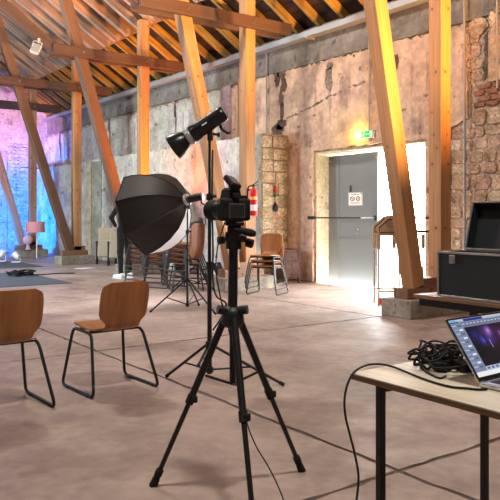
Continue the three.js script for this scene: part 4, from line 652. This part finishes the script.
// ================================================================ FAR END: lamp, mats, small gear
{
  const b = onH(36, 259), t = thing('floor_lamp', 'floor lamp with a flat pink shade by the gable wall', 'floor lamp', b, -YAW), k = EYE * F / (259 - HORIZON) / F;
  const hS = EYE + (HORIZON - 227) * k;
  mesh('base', lathe([[0, 0], [0.13, 0], [0.13, 0.02], [0.02, 0.03], [0, 0.03]]), MT.steel, t);
  mesh('pole', cyl(V(0.02, 0.02, 0), V(0.02, hS - 0.1, 0), 0.016), MT.whitePlastic, t);
  mesh('shade', [lathe([[0.2, hS - 0.15], [0.27, hS - 0.15], [0.25, hS + 0.15], [0.245, hS + 0.15], [0.262, hS - 0.145]], 24).translate(-0.02, 0, 0)], std([0.75, 0.32, 0.34], { roughness: 0.9 }), t);
  mesh('spider', cyl(V(-0.24, hS + 0.1, 0), V(0.2, hS + 0.1, 0), 0.006), MT.steel, t);
  const q = onZ(28, 248, -20.36).setY(0.22), r = thing('round_prop', 'pale pink round prop standing on the footing beside the floor lamp', 'prop', q); mesh('ball', new THREE.SphereGeometry(0.14, 20, 14).scale(1, 1.1, 1).translate(0, 0.3, 0), std([0.78, 0.5, 0.5], { roughness: 0.7 }), r); mesh('neck', lathe([[0, 0], [0.1, 0], [0.09, 0.03], [0.05, 0.06], [0.05, 0.2], [0, 0.21]]), std([0.7, 0.5, 0.5]), r);
  const mat = (name, label, x0, x1, z0, z1) => { const m = tag(mesh(name, metreUV(bx(x1 - x0, 0.012, z1 - z0, 0, 0.006, 0, 0.004)), MT.matBlue), label, 'floor mat'); m.position.set((x0 + x1) / 2, 0, (z0 + z1) / 2); };
  mat('floor_mat', 'dark blue floor mat with a black cable heap on it', 0.4, 4.75, -15.1, -12.15); mat('floor_mat', 'dark blue floor mat in front of the white spotlight', 1.2, 5.7, -18.6, -16.45);
  const h = onH(21, 276, 0.012), cb = thing('cable_heap', 'small heap of black cable lying on a dark blue mat', 'cable', h); for (let i = 0; i < 5; i++) { const pts = []; for (let j = 0; j < 9; j++) { const a = j / 9 * 6.283; pts.push(V(Math.cos(a) * rr(0.1, 0.3), 0.02 + rr(0, 0.09), Math.sin(a) * rr(0.1, 0.26))); } mesh('cable', tube(pts, 0.014, 6, 50, true), MT.rubber, cb); }
  mesh('cable_tail', tube([V(0.1, 0.02, 0), V(0.4, 0.015, 0.05), V(0.8, 0.012, -0.02), V(1.1, 0.012, 0.1)], 0.012, 6, 30), MT.rubber, cb);
  const s0 = onH(17, 262, 0.02), sp = thing('white_spotlight', 'small white spotlight standing at the edge of a dark blue mat', 'spotlight', s0.add(V(0, -0.01, -0.05)), -YAW); mesh('head', along(lathe([[0, -0.1], [0.07, -0.09], [0.085, 0.08], [0.075, 0.08], [0.06, 0]]), V(0, 0.17, 0), V(-0.7, 0.5, -0.4)), MT.whitePlastic, sp); mesh('foot', bx(0.22, 0.02, 0.16, 0, 0.01, 0, 0.004), MT.whitePlastic, sp); mesh('yoke', pipe([V(0.1, 0.02, 0), V(0.1, 0.18, 0)], 0.01), MT.whitePlastic, sp);
  const s1 = onH(2, 261, 0.02), s2 = thing('white_spotlight', 'small white spotlight in the blue light at the gable end', 'spotlight', s1.add(V(0, -0.01, 0)), -YAW); mesh('head', along(lathe([[0, -0.1], [0.07, -0.09], [0.085, 0.08], [0.075, 0.08], [0.06, 0]]), V(0, 0.2, 0), V(0.3, 0.7, -0.5)), MT.whitePlastic, s2); mesh('foot', bx(0.22, 0.02, 0.16, 0, 0.01, 0, 0.004), MT.whitePlastic, s2); mesh('yoke', pipe([V(0.1, 0.02, 0), V(0.1, 0.2, 0)], 0.01), MT.whitePlastic, s2);
  const pp = onH(85, 268.5); const sheet = tag(mesh('paper_sheet', metreUV(bx(0.42, 0.006, 0.3, 0, 0.004, 0)), MT.white), 'crumpled white paper sheet on the floor below the folding seats', 'paper'); sheet.position.copy(pp); sheet.rotation.y = 0.4;
}
// ================================================================ TABLES AT THE FRONT
const H1 = 0.74;
{
  const x0 = 1.567, x1 = 2.24, z0 = -1.62, z1 = -0.1, t = thing('birch_table', 'pale birch plywood table with slim black square legs', 'table', V(x0, 0, z0));
  const w = x1 - x0, d = z1 - z0;
  mesh('tabletop', metreUV(bx(w, 0.004, d, w / 2, H1 - 0.002, d / 2), 'z'), MT.birch, t);
  mesh('tabletop_core', metreUV(bx(w, 0.016, d, w / 2, H1 - 0.0122, d / 2, 0.0), 'z'), MT.birchEdge, t);
  for (const [lx, lz] of [[0.05, 0.085], [w - 0.085, 0.085], [0.05, d - 0.09], [w - 0.085, d - 0.09]]) mesh('leg', bx(0.023, H1 - 0.022, 0.023, lx, (H1 - 0.022) / 2, lz, 0.002), MT.black, t);
  for (const lz of [0.085, d - 0.09]) mesh('apron_bar', bx(w - 0.16, 0.026, 0.026, w / 2 - 0.015, H1 - 0.038, lz), MT.black, t);
}
{
  const x0 = 3.46, x1 = 4.2, z0 = -3.0, z1 = -1.2, t = thing('dark_table', 'brown-topped table with a black frame holding the open flight case', 'table', V(x0, 0, z0)), w = x1 - x0, d = z1 - z0;
  mesh('tabletop', metreUV(bx(w, 0.025, d, w / 2, H1 - 0.0125, d / 2, 0.003), 'z'), MT.deskTop, t);
  for (const lx of [0.04, w - 0.04]) mesh('apron_bar', bx(0.04, 0.045, d - 0.06, lx, H1 - 0.048, d / 2, 0.003), MT.black, t);
  for (const lz of [0.14, d - 0.14]) { const l = mesh('leg', bx(0.05, H1 - 0.055, 0.04, 0.44, (H1 + 0.005) / 2, lz, 0.003), MT.black, t); mesh('foot_bar', bx(0.3, 0.03, 0.05, 0.5, 0.015, lz, 0.004), MT.black, l); mesh('cross_bar', bx(w - 0.1, 0.03, 0.04, w / 2, H1 - 0.042, lz, 0.003), MT.black, l); }
}
{ // open flight case
  const x0 = 3.475, x1 = 3.745, z0 = -2.81, z1 = -1.8, h = 0.275, y0 = H1 + 0.004, w = x1 - x0, d = z1 - z0, th = 0.009;
  const t = thing('flight_case', 'open black flight case with aluminium edges on the dark table', 'flight case', V(x0, y0, z0)), blk = std([0.013, 0.015, 0.018], { roughness: 0.6, bumpMap: rep(texGrain, 0.05), bumpScale: 0.001 });
  mesh('floor_panel', bx(w, th, d, w / 2, th / 2, d / 2), blk, t);
  mesh('front_panel', bx(th, h, d, th / 2, h / 2, d / 2), blk, t); mesh('back_panel', bx(th, h, d, w - th / 2, h / 2, d / 2), blk, t);
  for (const z of [th / 2, d - th / 2]) mesh('end_panel', bx(w - 0.02, h, th, w / 2, h / 2, z), blk, t);
  const al = (a, b, s = 0.013) => { const v = b.clone().sub(a), L = v.length(); const g = bx(Math.abs(v.x) + s, Math.abs(v.y) + s, Math.abs(v.z) + s, 0, 0, 0, 0.003); const c = a.clone().add(b).multiplyScalar(0.5); return g.translate(c.x, c.y, c.z); };
  const rim = [[0, 0, 0, 0, 0, d], [0, h, 0, 0, h, d], [0, 0, 0, 0, h, 0], [0, 0, d, 0, h, d], [w, h, 0, w, h, d], [0, h, 0, w, h, 0], [0, h, d, w, h, d], [w, 0, 0, w, h, 0], [w, 0, d, w, h, d], [0, 0, 0, w, 0, 0]];
  for (const r of rim) mesh('aluminium_edge', al(V(r[0], r[1] + (r[1] ? 0 : 0.006), r[2]), V(r[3], r[4] + (r[4] ? 0 : 0.006), r[5])), MT.alu, t);
  for (const z of [0.11, d - 0.11]) { const l = mesh('butterfly_latch', bx(0.008, 0.05, 0.042, -0.008, h - 0.04, z, 0.003), MT.alu, t); mesh('latch_loop', pipe(fillet([V(-0.016, h - 0.02, z - 0.014), V(-0.016, h - 0.02, z + 0.014), V(-0.016, h - 0.065, z + 0.01), V(-0.016, h - 0.065, z - 0.01)], 0.008, true), 0.003, 6, true), MT.steel, l); }
  for (let k = 0; k < 4; k++) mesh('rivet', along(new THREE.CylinderGeometry(0.005, 0.005, 0.004, 8), V(-0.0085, 0.008, 0.1 + k * 0.27), V(-1, 0, 0)), MT.steel, t);
  const lid = new THREE.Group(); lid.name = 'lid'; lid.position.set(w - 0.002, h + 0.012, 0); lid.rotation.z = -0.26; t.add(lid);   // local: stands up along +y, tray opens towards -x
  const lh = 0.312, ld = 0.075;
  mesh('lid_panel', bx(th, lh, d, ld, lh / 2, d / 2), blk, lid);
  for (const y of [th / 2, lh - th / 2]) mesh('lid_side', bx(ld, th, d, ld / 2, y, d / 2), blk, lid);
  for (const z of [th / 2, d - th / 2]) mesh('lid_side', bx(ld, lh, th, ld / 2, lh / 2, z), blk, lid);
  for (const r of [[0, 0, 0, 0, 0, d], [0, lh, 0, 0, lh, d], [0, 0, 0, 0, lh, 0], [0, 0, d, 0, lh, d]]) mesh('lid_edge', al(V(r[0], r[1], r[2]), V(r[3], r[4], r[5]), 0.011), MT.alu, lid);
}
{ // laptop
  const p = V(1.742, H1 + 0.001, -1.262), t = thing('laptop', 'open laptop showing a purple stage photo in an editing program', 'laptop', p, 0.03), w = 0.325, dep = 0.225;
  mesh('base', bx(w, 0.014, dep, w / 2, 0.008, dep / 2, 0.005), MT.alu, t);
  for (let r = 0; r < 5; r++) for (let c = 0; c < 13; c++) mesh('key', bx(0.0185, 0.002, 0.0165, 0.036 + c * 0.0211, 0.0158, 0.03 + r * 0.0195), MT.black, t);
  mesh('touchpad', bx(0.12, 0.001, 0.07, w / 2, 0.0154, 0.178), MT.greyPlastic, t);
  mesh('hinge', cyl(V(0.03, 0.012, 0.003), V(w - 0.03, 0.012, 0.003), 0.005), MT.black, t);
  const cv = document.createElement('canvas'); cv.width = 640; cv.height = 400; const c = cv.getContext('2d');
  c.fillStyle = '#8d9bb8'; c.fillRect(0, 0, 640, 400); c.fillStyle = '#b9c6d6'; c.fillRect(0, 0, 640, 16); c.fillStyle = '#1b2f8f'; c.fillRect(150, 2, 210, 18); c.fillStyle = '#20253a'; c.fillRect(0, 16, 90, 8); c.fillStyle = '#5fb4e4'; c.fillRect(0, 4, 70, 14);
  c.fillStyle = '#6f7690'; c.fillRect(100, 24, 540, 36); c.fillStyle = '#c3cbdb'; for (let i = 0; i < 12; i++) c.fillRect(120 + i * 40, 34, 22, 8);
  c.fillStyle = '#7c88a6'; c.fillRect(0, 26, 118, 340); for (let i = 0; i < 22; i++) { c.fillStyle = ['#c9d3e2', '#5a6685', '#9fb0c9', '#e5ebf2'][i % 4]; c.fillRect(10 + (i % 2) * 50, 40 + Math.floor(i / 2) * 29, 40, 6 + (i * 7) % 14); }
  c.fillStyle = '#07060c'; c.fillRect(118, 62, 522, 278);
  c.save(); c.beginPath(); c.rect(130, 70, 510, 262); c.clip();
  const glow = (x, y, r, col) => { const g = c.createRadialGradient(x, y, 0, x, y, r); g.addColorStop(0, col); g.addColorStop(1, 'rgba(5,3,10,0)'); c.fillStyle = g; c.fillRect(130, 70, 510, 262); };
  glow(190, 130, 130, '#2b2390'); glow(330, 130, 170, '#8d46d8'); glow(345, 110, 70, '#d79cf2'); glow(245, 170, 70, '#4a55e8'); glow(470, 160, 140, '#7a2a8c'); glow(590, 120, 110, '#c01838'); glow(560, 240, 90, '#7c1024'); glow(420, 225, 60, '#c81830');
  c.fillStyle = '#0a0712'; c.beginPath(); c.moveTo(130, 290); c.lineTo(200, 262); c.lineTo(320, 285); c.lineTo(450, 262); c.lineTo(640, 290); c.lineTo(640, 332); c.lineTo(130, 332); c.fill();
  c.fillStyle = '#120a20'; c.fillRect(262, 130, 12, 140); c.fillRect(392, 150, 10, 110); c.fillStyle = '#d8c4ee'; c.fillRect(303, 168, 4, 60); c.fillRect(448, 120, 3, 70); c.fillStyle = '#e02a40'; c.beginPath(); c.ellipse(455, 232, 40, 16, -0.25, 0, 7); c.fill(); c.fillStyle = '#e83048'; c.beginPath(); c.ellipse(520, 200, 22, 40, 0.3, 0, 7); c.fill(); c.restore();
  c.fillStyle = '#eef2f7'; c.fillRect(0, 368, 640, 32); c.fillStyle = '#b8c4d8'; c.fillRect(118, 342, 522, 24); c.fillStyle = '#5b6b8f'; for (let i = 0; i < 10; i++) c.fillRect(130 + i * 46, 347, 30, 14);
  const tx = new THREE.CanvasTexture(cv); tx.colorSpace = THREE.SRGBColorSpace;
  const s = new THREE.Group(); s.name = 'screen_lid'; s.position.set(0, 0.014, 0.004); s.rotation.x = -0.62; t.add(s);
  const sh = 0.212; mesh('lid_shell', bx(w, sh, 0.006, w / 2, sh / 2, -0.003, 0.0025), MT.alu, s); mesh('bezel', bx(w - 0.006, sh - 0.006, 0.001, w / 2, sh / 2, 0.0004), MT.black, s);
  mesh('display', new THREE.PlaneGeometry(w - 0.016, sh - 0.022).translate(w / 2, sh / 2 + 0.003, 0.0013), std([0.02, 0.02, 0.02], { roughness: 0.25, emissiveMap: tx, emissive: lin(1, 1, 1), emissiveIntensity: 0.85 }), s);
  const L = new THREE.RectAreaLight(lin(0.7, 0.65, 0.95), 0.5, w - 0.02, sh - 0.025); L.position.set(w / 2, sh / 2, 0.004); L.rotation.y = Math.PI; s.add(L);
}
{ // tangle of cables on the table, power cord over the corner
  const c = onH(444, 368, H1), t = thing('cable_tangle', 'tangled black cables with chargers lying behind the laptop', 'cables', V(c.x, H1, c.z));
  for (let i = 0; i < 13; i++) { const pts = [], a0 = rnd() * 6.28, rX = rr(0.05, 0.10), rZ = rr(0.04, 0.09), ox = rr(-0.05, 0.05), oz = rr(-0.05, 0.04), y = rr(0.006, 0.06); for (let j = 0; j < 10; j++) { const a = a0 + j / 10 * 6.283; pts.push(V(ox + Math.cos(a) * rX * rr(0.6, 1.1), Math.max(0.005, y + rr(-0.02, 0.025)), oz + Math.sin(a) * rZ * rr(0.6, 1.1))); } mesh('cable', tube(pts, 0.0042, 6, 60, true), MT.rubber, t); }
  for (const [x, z, r] of [[-0.03, 0.02, 0.4], [0.05, -0.02, -0.5], [0.02, 0.06, 1.1]]) { const b = mesh('power_adapter', bx(0.085, 0.03, 0.045, 0, 0.0, 0, 0.006), MT.blackMatte, t); b.position.set(x, 0.018, z); b.rotation.y = r; }
  const q = (px, py, h = H1 + 0.004) => onH(px, py, h).sub(V(c.x, H1, c.z)), lift = (px, py, z) => onD(px, py, z).sub(V(c.x, H1, c.z));
  mesh('cable_loop', tube([q(446, 376), q(440, 378), q(430, 374), q(422, 368), lift(419.5, 360, 2.36), lift(421, 350, 2.4), lift(427, 343, 2.42), lift(436, 341, 2.44), lift(446, 344, 2.44), lift(455, 350, 2.4), q(460, 364)], 0.0034, 6, 80), MT.rubber, t);
  const P = (px, py, h = H1 + 0.0045) => onH(px, py, h);
  tag(mesh('power_cord', tube([P(487, 389), P(478, 389.5), P(468, 388.5), P(452, 387), P(436, 383), P(420, 377.5), P(404, 371), P(392, 366.5), P(381, 364.2), P(370, 364.5), P(362, 367), P(356, 370.5), onD(351.5, 375.5, 2.2), onD(347, 386, 2.18), onD(344.5, 400, 2.16), onD(345.5, 416, 2.16), onD(350, 435, 2.16), onD(355, 455, 2.16), onD(358.5, 477, 2.16), onD(356, 505, 2.15), onD(350, 560, 2.15), onD(352, 605, 2.15)], 0.0036, 6, 160), MT.rubber), 'black laptop cord running across the birch table and over its corner', 'cable');
}
// exterior yard seen through the doorway
struct(mesh('ground', metreUV(bx(40, 0.1, 60, 29.2, -0.09, -9)), std([0.6, 0.58, 0.54], { map: rep(texFloor, 4) })));
renderer.render(scene, camera);
